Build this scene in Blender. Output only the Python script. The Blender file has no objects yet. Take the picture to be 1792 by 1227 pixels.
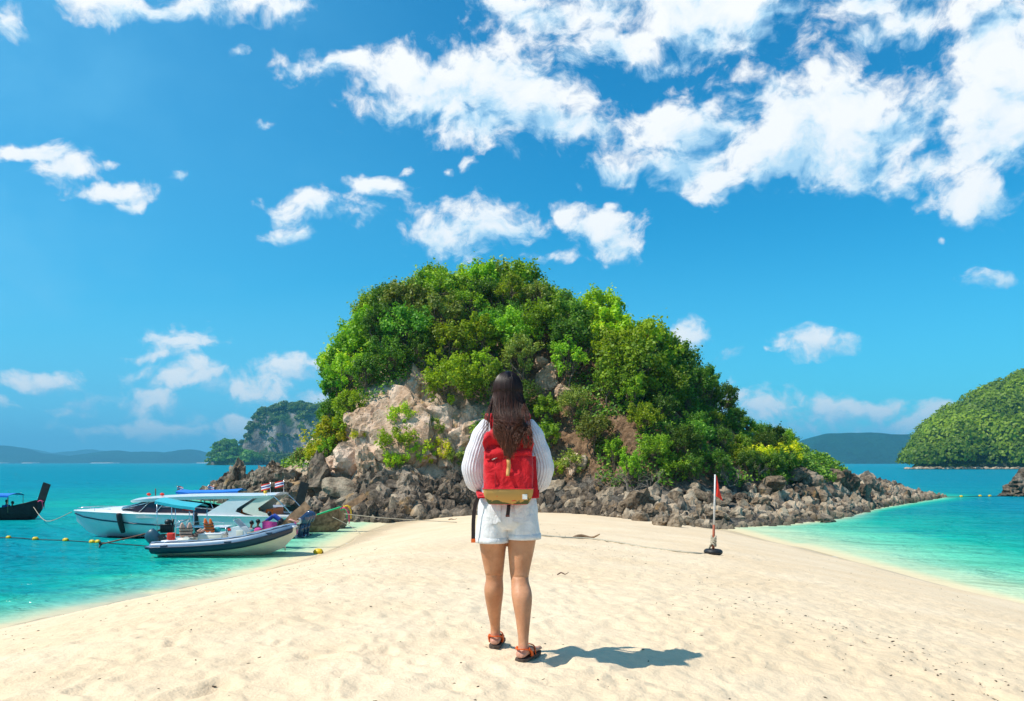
import bpy, bmesh, math, random
import numpy as np
from mathutils import Vector, Matrix, noise as mnoise

# ------------------------------------------------------------------ camera, light, sky
R = math.radians
scn = bpy.context.scene
col = scn.collection
CAM_Z = 4.0                       # metres above the sea
FPX = 28.0 / 36.0 * 1792.0        # focal length in photo pixels
cam = bpy.data.cameras.new("camera")
cam.lens = 28.0; cam.sensor_width = 36.0
cam.shift_y = 196.5 / 1792.0
cam.clip_start = 0.05; cam.clip_end = 60000
cam_o = bpy.data.objects.new("camera", cam); col.objects.link(cam_o)
cam_o.location = (0, 0, CAM_Z); cam_o.rotation_euler = (R(90), 0, 0)
scn.camera = cam_o

SUN = Vector((-0.84, -0.27, 1.24)).normalized()     # towards the sun
sun = bpy.data.lights.new("sun", "SUN"); sun.energy = 4.7; sun.angle = R(0.53); sun.color = (1.0, 0.95, 0.86)
sun_o = bpy.data.objects.new("sun", sun); col.objects.link(sun_o)
sun_o.rotation_euler = SUN.to_track_quat('Z', 'Y').to_euler()
SUN_EL = math.asin(SUN.z); SUN_AZ = math.atan2(SUN.x, SUN.y)

scn.view_settings.view_transform = 'Standard'; scn.view_settings.look = 'None'
scn.view_settings.exposure = 0.20; scn.view_settings.gamma = 1.0
scn.view_settings.use_curve_mapping = False
scn.render.engine = 'CYCLES'
cy = scn.cycles
cy.use_denoising = True
try: cy.denoiser = 'OPENIMAGEDENOISE'
except Exception: pass
cy.max_bounces = 6; cy.diffuse_bounces = 2; cy.glossy_bounces = 2; cy.transmission_bounces = 3
cy.volume_bounces = 0; cy.transparent_max_bounces = 12
cy.caustics_reflective = False; cy.caustics_refractive = False
cy.sample_clamp_indirect = 4.0

# ------------------------------------------------------------------ node helper
class NT:
    def __init__(s, tree): s.t = tree; s.l = tree.links
    def n(s, typ, ins=None, **at):
        nd = s.t.nodes.new(typ)
        for k, v in at.items(): setattr(nd, k, v)
        for k, v in (ins or {}).items(): s.put(nd.inputs[k], v)
        return nd
    def put(s, sock, v):
        if isinstance(v, bpy.types.NodeSocket): s.l.new(v, sock)
        elif isinstance(v, bpy.types.Node): s.l.new(v.outputs[0], sock)
        else:
            if sock.type == 'RGBA' and len(v) == 3: v = (*v, 1.0)
            sock.default_value = v
    def m(s, op, a, b=0.0, c=0.0, clamp=False):
        nd = s.n('ShaderNodeMath', operation=op, use_clamp=clamp)
        for i, v in enumerate((a, b, c)): s.put(nd.inputs[i], v)
        return nd.outputs[0]
    def v(s, op, a, b=(0, 0, 0), sc=None):
        nd = s.n('ShaderNodeVectorMath', operation=op)
        s.put(nd.inputs[0], a)
        if op not in ('LENGTH', 'NORMALIZE', 'SCALE'): s.put(nd.inputs[1], b)
        if sc is not None: s.put(nd.inputs['Scale'], sc)
        return nd.outputs['Value'] if op in ('LENGTH', 'DOT_PRODUCT', 'DISTANCE') else nd.outputs[0]
    def mix(s, f, a, b, bt='MIX'):
        nd = s.n('ShaderNodeMix', data_type='RGBA', blend_type=bt, clamp_factor=True)
        s.put(nd.inputs[0], f); s.put(nd.inputs[6], a); s.put(nd.inputs[7], b)
        return nd.outputs[2]
    def ss(s, x, lo, hi, a=0.0, b=1.0):
        nd = s.n('ShaderNodeMapRange', interpolation_type='SMOOTHSTEP')
        for k, v in zip((0, 1, 2, 3, 4), (x, lo, hi, a, b)): s.put(nd.inputs[k], v)
        return nd.outputs[0]
    def noise(s, vec, scale, detail=4, rough=0.5, dist=0.0, color=False):
        nd = s.n('ShaderNodeTexNoise', {'Scale': scale, 'Detail': detail, 'Roughness': rough, 'Distortion': dist})
        if vec is not None: s.put(nd.inputs['Vector'], vec)
        return nd.outputs[1] if color else nd.outputs[0]
    def ramp(s, f, stops):
        nd = s.n('ShaderNodeValToRGB'); s.put(nd.inputs[0], f)
        e = nd.color_ramp.elements
        while len(e) < len(stops): e.new(0.5)
        for el, (p, c) in zip(e, stops): el.position = p; el.color = (*c, 1) if len(c) == 3 else c
        return nd.outputs[0]

def material(name):
    m = bpy.data.materials.new(name); m.use_nodes = True
    m.node_tree.nodes.clear()
    return m, NT(m.node_tree)
def finish(nt, shader, disp=None):
    o = nt.n('ShaderNodeOutputMaterial'); nt.put(o.inputs['Surface'], shader)

def simple(name, color, rough=0.6, spec=0.4, metal=0.0, var=0.12, vscale=6.0, bump=0.0, bscale=40.0, coat=0.0):
    """procedural paint / plastic / wood-like surface with slight blotchy wear"""
    m, nt = material(name)
    tc = nt.n('ShaderNodeTexCoord').outputs['Object']
    nz = nt.noise(tc, vscale, 5, 0.6)
    f = nt.ss(nz, 0.3, 0.75)
    dark = tuple(c * (1 - 1.6 * var) for c in color); lite = tuple(min(1, c * (1 + var)) for c in color)
    c = nt.mix(f, dark, lite)
    b = nt.n('ShaderNodeBsdfPrincipled', {'Base Color': c, 'Roughness': rough, 'Metallic': metal, 'Specular IOR Level': spec, 'Coat Weight': coat})
    if bump > 0:
        bn = nt.n('ShaderNodeBump', {'Strength': 0.6, 'Distance': bump, 'Height': nt.noise(tc, bscale, 4, 0.6)})
        nt.put(b.inputs['Normal'], bn.outputs[0])
    finish(nt, b)
    return m

# ------------------------------------------------------------------ sky (world)
CLOUDS = [  # position and half size in photo pixels, turned into sky directions
 (860,125,110,68,1),(905,175,125,65,1),(780,150,120,50,1),(700,118,80,36,1),(600,103,80,24,.9),(860,225,110,34,.9),(990,225,85,24,.9),(810,210,60,40,.8),
 (1150,205,80,42,1),(1250,225,110,58,1),(1360,215,120,68,1),(1465,195,105,75,1),(1400,280,150,48,1),(1200,295,75,48,.9),(1235,345,35,25,.7),(1590,235,130,70,.9),
 (1720,255,120,65,.95),(1640,290,110,45,.9),(1710,345,90,40,.9),(1690,170,120,70,.75),(1745,80,130,110,.9),(1620,40,130,50,.9),(1530,5,80,25,.9),(1800,180,100,90,.8),
 (1050,20,150,45,.95),(1240,15,190,52,1),(1070,75,95,40,.9),(1010,105,48,30,.85),(1380,10,70,28,.8),(930,0,90,22,.8),
 (860,395,105,42,.85),(1050,395,70,45,.9),(780,410,55,34,.7),(1090,430,40,28,.8),(960,450,60,20,.6),(990,370,40,30,.7),
 (1080,290,58,22,.75),(1110,310,22,28,.55),(560,370,85,28,.85),(500,417,65,14,.65),(655,325,62,20,.75),
 (50,255,95,15,.7),(125,285,50,24,.8),(200,333,70,16,.6),(75,243,40,16,.6),(318,304,22,9,.6),(230,355,30,9,.5),
 (330,12,160,26,.85),(510,20,50,22,.8),(190,6,70,18,.9),(8,35,32,22,.8),(465,210,24,13,.45),(412,80,25,12,.4),(195,283,18,8,.5),
 (318,600,62,24,1),(280,622,52,9,.8),(345,655,95,26,.85),(530,645,90,28,.9),(420,675,120,22,.7),(270,695,75,20,.8),(60,670,85,18,.85),(150,695,60,16,.75),(120,710,140,14,.6),(560,690,120,30,.5),(220,745,240,22,.35),(460,735,150,20,.3),
 (1410,602,64,19,1),(1283,617,30,11,.9),(1213,597,28,20,.9),(1341,621,14,6,.6),(1270,690,55,26,.85),(1330,718,80,26,.7),(1470,722,80,36,.9),(1535,715,55,30,.9),(1560,745,90,26,.7),(1640,718,36,24,.9),(1400,745,130,24,.6),
 (1750,492,68,15,.8),(1652,415,12,9,.55),(820,295,18,11,.7),(780,297,15,10,.6),(702,290,18,16,.5),(878,277,16,6,.5),(1080,143,13,9,.6),(822,32,13,11,.5),(1005,322,15,12,.5),(1068,350,18,12,.5)]

def build_world():
    w = bpy.data.worlds.new("World"); scn.world = w; w.use_nodes = True
    w.cycles.sampling_method = 'MANUAL'; w.cycles.sample_map_resolution = 256
    w.node_tree.nodes.clear(); nt = NT(w.node_tree)
    d = nt.n('ShaderNodeTexCoord').outputs['Generated']
    sky = nt.n('ShaderNodeTexSky', sky_type='NISHITA', sun_disc=False, sun_elevation=SUN_EL, sun_rotation=SUN_AZ,
               altitude=0, air_density=1.0, dust_density=0.25, ozone_density=4.0)
    base = nt.mix(1.0, nt.n('ShaderNodeHueSaturation', {'Hue': 0.5, 'Saturation': 1.25, 'Value': 1.0, 'Color': sky.outputs[0]}).outputs[0], (0.10, 0.98, 1.0), 'MULTIPLY')
    # cloud field
    wv = nt.v('SUBTRACT', nt.noise(d, 7.0, 3, 0.5, color=True), (0.5, 0.5, 0.5))
    dw = nt.v('ADD', d, nt.v('SCALE', wv, sc=0.06))
    wv2 = nt.v('SUBTRACT', nt.noise(d, 26.0, 3, 0.5, color=True), (0.5, 0.5, 0.5))
    dw = nt.v('ADD', dw, nt.v('SCALE', wv2, sc=0.022))
    sep = nt.n('ShaderNodeSeparateXYZ', {0: d}); dx, dy, dz = sep.outputs
    dn = nt.v('MULTIPLY', dw, (1, 1, 1.35))
    n1 = nt.noise(dn, 13.0, 9, 0.58)
    n2 = nt.noise(nt.v('ADD', dn, (-0.020, 0.0, 0.030)), 13.0, 6, 0.55)
    n3 = nt.noise(dn, 52.0, 5, 0.6)
    nfield = nt.m('ADD', nt.m('MULTIPLY_ADD', n1, 3.1, -1.56), nt.m('MULTIPLY_ADD', n3, 0.75, -0.38))
    relief = nt.m('MULTIPLY', nt.m('SUBTRACT', n1, n2), 3.2)
    up = nt.ss(dz, -0.01, 0.03)
    # clear sky, with a thin veil of high cloud and horizon haze on the sun's side
    veil = nt.ss(nt.noise(nt.v('MULTIPLY', dw, (1.0, 1.0, 1.6)), 3.2, 5, 0.55), 0.40, 0.78)
    veil = nt.m('MULTIPLY', veil, nt.ss(dx, -0.02, -0.55, 0.0, 0.45))
    horizon = nt.m('MULTIPLY', nt.ss(dz, 0.0, 0.30, 0.80, 0.0), nt.ss(dx, 0.45, -0.5, 0.55, 1.15))
    veil = nt.m('MAXIMUM', nt.m('ADD', veil, nt.ss(dx, 0.15, -0.6, 0.0, 0.30)), horizon)
    clear = nt.mix(veil, nt.v('SCALE', base, sc=SKY_STRENGTH), (0.17, 0.56, 0.87))
    def shade(S, zrel):
        dens = nt.m('ADD', S, nfield)
        alpha = nt.m('MULTIPLY', nt.ss(dens, -0.02, 0.80), nt.m('MULTIPLY', up, 0.97))
        lit = nt.m('ADD', relief, nt.m('MULTIPLY_ADD', nt.ss(dens, 0.1, 1.3), 0.26, 0.42))
        if zrel is not None: lit = nt.m('MULTIPLY_ADD', zrel, 0.46, lit)
        ccol = nt.ramp(lit, [(0.0, (0.42, 0.66, 0.86)), (0.30, (0.64, 0.80, 0.91)), (0.6, (0.88, 0.92, 0.95)), (1.0, (0.98, 0.975, 0.96))])
        return nt.n('ShaderNodeBackground', {'Color': nt.mix(alpha, clear, ccol), 'Strength': 1.0}).outputs[0]
    # where the clouds of the view stand: a coarse map over sky directions, worked out from the list above
    W, H = 640, 448; U0, U1, V0, V1 = -500.0, 2300.0, -700.0, 860.0
    uu, vv = np.meshgrid(U0 + (np.arange(W) + 0.5) / W * (U1 - U0), V1 + (np.arange(H) + 0.5) / H * (V0 - V1))
    Sm = np.full(uu.shape, -1.5); SW = np.zeros(uu.shape); SZ = np.zeros(uu.shape)
    for (u, v, a, b, k) in CLOUDS:
        qx = (uu - u) / (a * 1.25); qz = (v - vv) / (b * 1.3)
        s_ = 0.62 + 0.38 * k - np.hypot(qx, qz) + (0.14 if a > 70 and v < 350 else -0.12 if a < 17 else 0.0); wt = np.maximum(s_ + 0.15, 0)
        h_ = np.maximum(0.25 - np.abs(Sm - s_), 0) / 0.25
        Sm = np.maximum(Sm, s_) + h_ ** 3 * 0.25 / 6
        SW += wt; SZ += wt * qz
    img = bpy.data.images.new("cloud_layout", W, H, alpha=False, float_buffer=True); img.colorspace_settings.name = 'Non-Color'
    px = np.ones((H, W, 4), np.float32); px[..., 0] = (np.clip(Sm, -1.5, 1.2) + 1.5) / 3.0; px[..., 1] = np.clip(SZ / np.maximum(SW, 0.02), -1, 1) * 0.5 + 0.5; px[..., 2] = 0
    img.pixels.foreach_set(px.ravel()); img.update()
    ws = nt.n('ShaderNodeSeparateXYZ', {0: dw})
    yy = nt.m('MAXIMUM', ws.outputs[1], 0.2)
    iu = nt.m('MULTIPLY_ADD', nt.m('DIVIDE', ws.outputs[0], yy), FPX / (U1 - U0), (896 - U0) / (U1 - U0))
    iv = nt.m('MULTIPLY_ADD', nt.m('DIVIDE', ws.outputs[2], yy), -FPX / (V0 - V1), (810 - V1) / (V0 - V1))
    tex = nt.n('ShaderNodeTexImage', {0: nt.n('ShaderNodeCombineXYZ', {0: iu, 1: iv}).outputs[0]}, image=img, interpolation='Cubic', extension='EXTEND')
    ts = nt.n('ShaderNodeSeparateColor', {0: tex.outputs[0]})
    S_front = nt.m('MULTIPLY_ADD', ts.outputs[0], 3.0, -1.5); z_front = nt.m('MULTIPLY_ADD', ts.outputs[1], 2.0, -1.0)
    # the rest of the sky: scattered clouds of the same kind
    g = nt.m('MULTIPLY', nt.m('SUBTRACT', nt.noise(nt.v('MULTIPLY', dw, (2.2, 2.2, 4.0)), 1.6, 2, 0.5), 0.54), 6.0)
    g = nt.m('SUBTRACT', g, nt.ss(dy, 0.34, 0.62, 0.0, 4.0))
    inframe = nt.ss(dy, 0.44, 0.50)
    Sall = nt.m('ADD', nt.m('MULTIPLY', S_front, inframe), nt.m('MULTIPLY', nt.m('MINIMUM', nt.m('MAXIMUM', g, -1.5), 0.8), nt.m('SUBTRACT', 1.0, inframe)))
    mx = shade(Sall, nt.m('MULTIPLY', z_front, inframe))
    o = nt.n('ShaderNodeOutputWorld'); nt.put(o.inputs[0], mx)
SKY_STRENGTH = 0.14
build_world()
# ------------------------------------------------------------------ mesh helpers
def tag(o, label=None, cat=None, group=None, kind=None):
    if label: o['label'] = label
    if cat: o['category'] = cat
    if group: o['group'] = group
    if kind: o['kind'] = kind
    return o
def empty(name, loc=(0, 0, 0), rot=(0, 0, 0), parent=None):
    o = bpy.data.objects.new(name, None); col.objects.link(o)
    o.location = loc; o.rotation_euler = rot; o.parent = parent
    o.empty_display_size = 0.2
    return o
def link(name, me, parent=None, loc=(0, 0, 0), rot=(0, 0, 0), scale=(1, 1, 1)):
    o = bpy.data.objects.new(name, me); col.objects.link(o)
    o.parent = parent; o.location = loc; o.rotation_euler = rot; o.scale = scale
    return o
def np_mesh(name, V, F, mat=None, smooth=True):
    """V (n,3), F (m,k) with one k"""
    V = np.ascontiguousarray(V, dtype=np.float32); F = np.ascontiguousarray(F, dtype=np.int32)
    me = bpy.data.meshes.new(name); k = F.shape[1]
    me.vertices.add(len(V)); me.vertices.foreach_set('co', V.ravel())
    me.loops.add(F.size); me.loops.foreach_set('vertex_index', F.ravel())
    me.polygons.add(len(F)); me.polygons.foreach_set('loop_start', np.arange(0, F.size, k, dtype=np.int32))
    me.polygons.foreach_set('loop_total', np.full(len(F), k, dtype=np.int32))
    me.polygons.foreach_set('use_smooth', np.full(len(F), smooth))
    if mat: me.materials.append(mat)
    me.update(calc_edges=True)
    return me
def attr(me, name, vals):
    a = me.attributes.new(name, 'FLOAT', 'POINT'); a.data.foreach_set('value', np.asarray(vals, dtype=np.float32))

class MB:
    """collects shapes into ONE mesh"""
    def __init__(s): s.V = []; s.F = []
    def add(s, V, F):
        b = len(s.V); s.V += [tuple(v) for v in V]; s.F += [tuple(i + b for i in f) for f in F]; return s
    def box(s, c, size, rot=None, taper=1.0):
        hx, hy, hz = size[0] / 2, size[1] / 2, size[2] / 2
        P = [Vector((x * hx * (taper if z > 0 else 1), y * hy * (taper if z > 0 else 1), z * hz)) for z in (-1, 1) for y in (-1, 1) for x in (-1, 1)]
        M = rot if rot is not None else Matrix.Identity(3)
        return s.add([M @ p + Vector(c) for p in P], [(0, 2, 3, 1), (4, 5, 7, 6), (0, 1, 5, 4), (2, 6, 7, 3), (0, 4, 6, 2), (1, 3, 7, 5)])
    def rbox(s, c, size, r=0.03, rot=None, seg=3):
        """box with rounded vertical and horizontal edges (superellipse lofted)"""
        hx, hy, hz = size[0] / 2, size[1] / 2, size[2] / 2; r = min(r, hx, hy, hz)
        rings = []
        prof = [(-hz, r)] + [(-hz + r - r * math.cos(a), r - r * math.sin(a)) for a in [math.pi / 2 * i / seg for i in range(1, seg + 1)]]
        prof = prof + [(-z, i) for z, i in reversed(prof)]
        for z, ins in prof:
            ring = []
            for qx, qy, a0 in ((1, 1, 0), (-1, 1, 90), (-1, -1, 180), (1, -1, 270)):
                for i in range(seg + 1):
                    a = R(a0 + 90 * i / seg)
                    ring.append(Vector((qx * (hx - r) + (r - ins) * math.cos(a), qy * (hy - r) + (r - ins) * math.sin(a), z)))
            rings.append(ring)
        M = rot if rot is not None else Matrix.Identity(3)
        return s.loft([[M @ p + Vector(c) for p in ring] for ring in rings], cap=True)
    def loft(s, rings, cap=False, closed=True):
        b = len(s.V); n = len(rings[0])
        for r_ in rings: s.V += [tuple(p) for p in r_]
        for i in range(len(rings) - 1):
            for j in range(n if closed else n - 1):
                k = (j + 1) % n
                s.F.append((b + i * n + j, b + i * n + k, b + (i + 1) * n + k, b + (i + 1) * n + j))
        if cap and closed:
            s.F.append(tuple(b + j for j in reversed(range(n)))); e = b + (len(rings) - 1) * n
            s.F.append(tuple(e + j for j in range(n)))
        return s
    def tube(s, pts, rad, n=8, cap=True, flat=1.0, up=None):
        pts = [Vector(p) for p in pts]; m = len(pts)
        rad = list(rad) if hasattr(rad, '__len__') else [rad] * m
        rings = []; ref = Vector(up) if up else None
        for i, p in enumerate(pts):
            t = (pts[min(i + 1, m - 1)] - pts[max(i - 1, 0)]).normalized()
            if ref is None: ref = Vector((0, 0, 1)) if abs(t.z) < 0.9 else Vector((1, 0, 0))
            a = (ref - t * ref.dot(t))
            if a.length < 1e-5: a = t.orthogonal()
            a.normalize(); b2 = t.cross(a); 
            if up is None: ref = a
            rings.append([p + (a * math.cos(x) * flat + b2 * math.sin(x)) * rad[i] for x in [2 * math.pi * j / n for j in range(n)]])
        return s.loft(rings, cap=cap)
    def ball(s, c, r, n=10, m=7, rot=None):
        r = r if hasattr(r, '__len__') else (r, r, r); rings = []
        M = rot if rot is not None else Matrix.Identity(3)
        for i in range(m + 1):
            a = -math.pi / 2 + math.pi * i / m; ca = max(math.cos(a), 0.02)
            rings.append([M @ Vector((r[0] * ca * math.cos(2 * math.pi * j / n), r[1] * ca * math.sin(2 * math.pi * j / n), r[2] * math.sin(a))) + Vector(c) for j in range(n)])
        return s.loft(rings, cap=True)
    def mesh(s, name, mat=None, smooth=True):
        me = bpy.data.meshes.new(name); me.from_pydata(s.V, [], s.F)
        if mat: me.materials.append(mat)
        me.polygons.foreach_set('use_smooth', [smooth] * len(me.polygons)); me.update()
        return me
    def build(s, name, mat=None, parent=None, smooth=True, **kw):
        return link(name, s.mesh(name, mat, smooth), parent, **kw)
def autosmooth(o, deg=35):
    bm = bmesh.new(); bm.from_mesh(o.data)
    bmesh.ops.recalc_face_normals(bm, faces=bm.faces)
    for e in bm.edges:
        if len(e.link_faces) == 2 and e.calc_face_angle(0) > R(deg): e.smooth = False
    bm.to_mesh(o.data); bm.free(); return o
def bezier(P, n):
    """Catmull-Rom through P"""
    P = [Vector(p) for p in P]; out = []
    for i in range(len(P) - 1):
        p0, p1, p2, p3 = P[max(i - 1, 0)], P[i], P[i + 1], P[min(i + 2, len(P) - 1)]
        for j in range(n):
            t = j / n
            out.append(0.5 * ((2 * p1) + (p2 - p0) * t + (2 * p0 - 5 * p1 + 4 * p2 - p3) * t * t + (3 * p1 - p0 - 3 * p2 + p3) * t ** 3))
    out.append(P[-1]); return out
def crv(x, xs, ys):
    """smooth 1-D interpolation (Catmull-Rom on uneven knots), scalar or array"""
    xs = np.asarray(xs, float); ys = np.asarray(ys, float); x = np.clip(np.asarray(x, float), xs[0], xs[-1])
    m = np.gradient(ys, xs); i = np.clip(np.searchsorted(xs, x, 'right') - 1, 0, len(xs) - 2)
    h = xs[i + 1] - xs[i]; t = (x - xs[i]) / h
    return (2*t**3 - 3*t**2 + 1) * ys[i] + (t**3 - 2*t**2 + t) * h * m[i] + (-2*t**3 + 3*t**2) * ys[i+1] + (t**3 - t**2) * h * m[i+1]

# ------------------------------------------------------------------ numpy noise
def _h(ix, iy, iz, seed):
    h = (ix.astype(np.int64) * 374761393 + iy.astype(np.int64) * 668265263 + iz.astype(np.int64) * 2147483647 + seed * 974711) & 0xFFFFFFFF
    h = ((h ^ (h >> 13)) * 1274126177) & 0xFFFFFFFF
    h = ((h ^ (h >> 16)) * 2246822519) & 0xFFFFFFFF
    return ((h ^ (h >> 15)) & 0xFFFFFF) / float(0xFFFFFF)
def vn(x, y, z=None, seed=0):
    """value noise, -1..1"""
    x = np.asarray(x, float); y = np.asarray(y, float); z = np.zeros_like(x) if z is None else np.asarray(z, float)
    ix, iy, iz = np.floor(x), np.floor(y), np.floor(z); fx, fy, fz = x - ix, y - iy, z - iz
    fx, fy, fz = [f * f * f * (f * (f * 6 - 15) + 10) for f in (fx, fy, fz)]
    r = 0
    for a in (0, 1):
        for b in (0, 1):
            for c in ((0, 1) if np.any(fz) else (0,)):
                r = r + _h(ix + a, iy + b, iz + c, seed) * (fx if a else 1 - fx) * (fy if b else 1 - fy) * (fz if c else 1 - fz)
    return r * 2 - 1
def fbm(x, y, z=None, o=4, seed=0, g=0.5, ridged=False):
    r = 0; a = 1; n = 0
    for i in range(o):
        f = 2.0 ** i
        k = vn(x * f, y * f, None if z is None else z * f, seed + i * 17)
        r = r + a * ((1 - 2 * np.abs(k)) if ridged else k); n += a; a *= g
    return r / n
def worley(x, y, seed=0):
    """distance to the nearest feature point and its random value"""
    ix, iy = np.floor(x), np.floor(y); best = np.full(x.shape, 9.0); rv = np.zeros(x.shape); z = np.zeros_like(ix)
    for a in (-1, 0, 1):
        for b in (-1, 0, 1):
            px = ix + a + _h(ix + a, iy + b, z, seed); py = iy + b + _h(ix + a, iy + b, z, seed + 7)
            d = np.hypot(px - x, py - y); m = d < best
            best = np.where(m, d, best); rv = np.where(m, _h(ix + a, iy + b, z, seed + 13), rv)
    return best, rv
# ------------------------------------------------------------------ the lie of the land (metres, sea level = 0)
def sand_z(X, Y, rough=True):
    X = np.asarray(X, float); Y = np.asarray(Y, float)
    xl = crv(Y, [-60, 0, 12, 19.2, 24.2, 31, 36, 44.6, 53, 62, 75], [-17, -15.0, -13.6, -12.4, -10.9, -8.9, -8.3, -8.3, -7.8, -8, -9])
    xr = crv(Y, [-60, 0, 12, 22.3, 31.9, 40, 46.5, 52, 62, 75], [18, 16, 15.2, 14.3, 13.8, 13.3, 12.6, 11.5, 10, 9])
    xc = crv(Y, [-60, 0, 6, 20, 35, 50, 75], [-2.0, -2.0, -1.8, -0.5, 1.0, 1.5, 1.0])
    zc = crv(Y, [-60, 0, 4.5, 15, 30, 45, 55, 75], [3.1, 3.0, 2.9, 2.45, 1.68, 0.98, 0.55, 0.35])
    t = np.where(X > xc, (X - xc) / (xr - xc), (xc - X) / (xc - xl))
    tl = (np.sqrt(t * t + 0.02) - math.sqrt(0.02)) / (math.sqrt(1.02) - math.sqrt(0.02))
    z = zc * (1 - np.where(X > xc, np.power(np.maximum(t, 0), 1.8), tl))
    # the foreshore flattens just below the water
    zu = np.maximum(-z, 0); k_ = np.where(X < xc, 0.9 + 1.3 * np.clip(zu / 0.35, 0, 1), 0.9)
    z = np.where(z < 0, np.maximum(z * k_, -7), z)
    z = z + 0.05 * vn(X * 0.45, Y * 0.3, seed=3) * np.clip(z + 0.5, 0, 1)
    if rough:
        dry = np.clip((z - 0.25) / 0.7, 0, 1)
        near = np.clip(1.35 - Y / 45.0, 0.25, 1)
        smooth_right = 1 - 0.75 * np.clip((t * np.sign(X - xc) - 0.45) / 0.15, 0, 1)
        k = dry * near * smooth_right
        h = 0.012 * fbm(X * 2.3, Y * 2.3, o=3, seed=21) + 0.010 * fbm(X * 6, Y * 6, o=3, seed=22)
        wx = X + 0.10 * vn(X * 3, Y * 3, seed=31); wy = Y + 0.10 * vn(X * 3, Y * 3, seed=32)
        for sc, dep, sd in ((3.4, 0.021, 41), (6.0, 0.015, 51)):
            d, rv = worley(wx * sc, wy * sc * 0.9, seed=sd)
            r = 0.26 + 0.14 * rv
            h = h + dep * (0.35 + 0.65 * rv) * (-np.exp(-(d / r) ** 2 * 1.6) + 0.45 * np.exp(-((d - r * 1.5) / 0.14) ** 2))
        z = z + h * k
        # scattered footprints
        fr = np.random.default_rng(17)
        for i in range(90):
            fy = 3.3 * (24 / 3.3) ** fr.random(); fx = (fr.random() - 0.5) * 1.5 * fy; a = fr.normal() * 0.9
            m = (np.abs(X - fx) < 0.45) & (np.abs(Y - fy) < 0.45)
            if not m.any(): continue
            dx, dy = X[m] - fx, Y[m] - fy; lx = dx * math.cos(a) + dy * math.sin(a); ly = -dx * math.sin(a) + dy * math.cos(a)
            e = np.sqrt((lx / 0.060) ** 2 + (ly / 0.135) ** 2)
            z[m] += (-0.012 * np.exp(-e ** 4 * 0.6) + 0.005 * np.exp(-((e - 1.5) / 0.35) ** 2)) * k[m]
    return z

PX_ = [-60, -42, -38, -34, -29, -25, -22, -20, -16, -11, -5, 1, 6, 12, 17, 21, 24, 28, 31, 36, 45, 53, 60]
PZ_ = [-7, -5, -1.5, 1.0, 1.3, 1.8, 2.6, 4.2, 10.6, 16.8, 18.0, 17.6, 15.6, 12.2, 8.6, 5.8, 4.6, 4.2, 3.3, 2.0, 0.7, -1.5, -6]
FX_ = [-60, -36, -30, -22, -15, -8, -4, 0, 5, 9, 13, 18, 25, 32, 40, 50, 60]
FY_ = [95, 88, 82, 65, 58, 54.5, 56.0, 56.5, 53.5, 49.0, 50.0, 53, 60, 70, 80, 92, 100]
def island_z(X, Y, rough=True):
    X = np.asarray(X, float); Y = np.asarray(Y, float)
    P = crv(X, PX_, PZ_); Yf = crv(X, FX_, FY_)
    Y0 = np.maximum(77.0 + 0.0 * X, Yf + 9.0)
    s = (Y - Yf) / (Y0 - Yf); sb = (Y0 + 30 - Y) / 30.0
    g = crv(np.clip(s, -0.5, 1), [-0.5, -0.2, 0.0, 0.1, 0.2, 0.32, 0.5, 0.72, 1.0], [-0.3, -0.10, 0.0, 0.05, 0.12, 0.36, 0.63, 0.87, 1.0])
    gb = crv(np.clip(sb, -0.5, 1), [-0.5, 0.0, 0.3, 0.6, 1.0], [-0.4, 0.0, 0.35, 0.75, 1.0])
    gg = np.where(Y < Y0, g, gb)
    z = 0.25 + np.where(P > 0, P * np.maximum(gg, 0), P)
    z = np.maximum(z + np.minimum(np.where(Y < Y0, s, sb), 0) * 9.0, -8.0)
    if rough:
        k = np.clip((z + 1.0) / 3.0, 0, 1)
        big = fbm(X * 0.16, Y * 0.16, z * 0.16, o=3, seed=61) * np.clip(z / 7, 0, 1.2) * 1.3
        rid = fbm(X * 0.42, Y * 0.42, z * 0.42, o=4, seed=71, ridged=True)
        z = z + k * (big + 0.42 * rid + 0.28 * fbm(X * 1.5, Y * 1.5, o=3, seed=81, ridged=True))
    return z
def ground_z(X, Y): return np.maximum(np.maximum(sand_z(X, Y, False), island_z(X, Y, False)), 0.0)

def ray(u, v, Y):
    """the point at depth Y that stands at photo pixel (u, v)"""
    return Vector(((u - 896) / FPX * Y, Y, CAM_Z - (v - 810) / FPX * Y))
_YS = np.geomspace(2.2, 130, 4000); _YI = np.linspace(40, 110, 900)
def on_ground(u, v, fn=ground_z):
    ys = _YS if fn is ground_z else _YI
    X = (u - 896) / FPX * ys; Z = CAM_Z - (v - 810) / FPX * ys
    hit = np.nonzero(Z <= fn(X, ys))[0]
    i = hit[0] if len(hit) else -1
    Y = ys[i]
    return Vector((X[i], Y, float(fn(X[i], Y))))
def project(p):
    return 896 + p[0] / p[1] * FPX, 810 + (CAM_Z - p[2]) / p[1] * FPX

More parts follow.
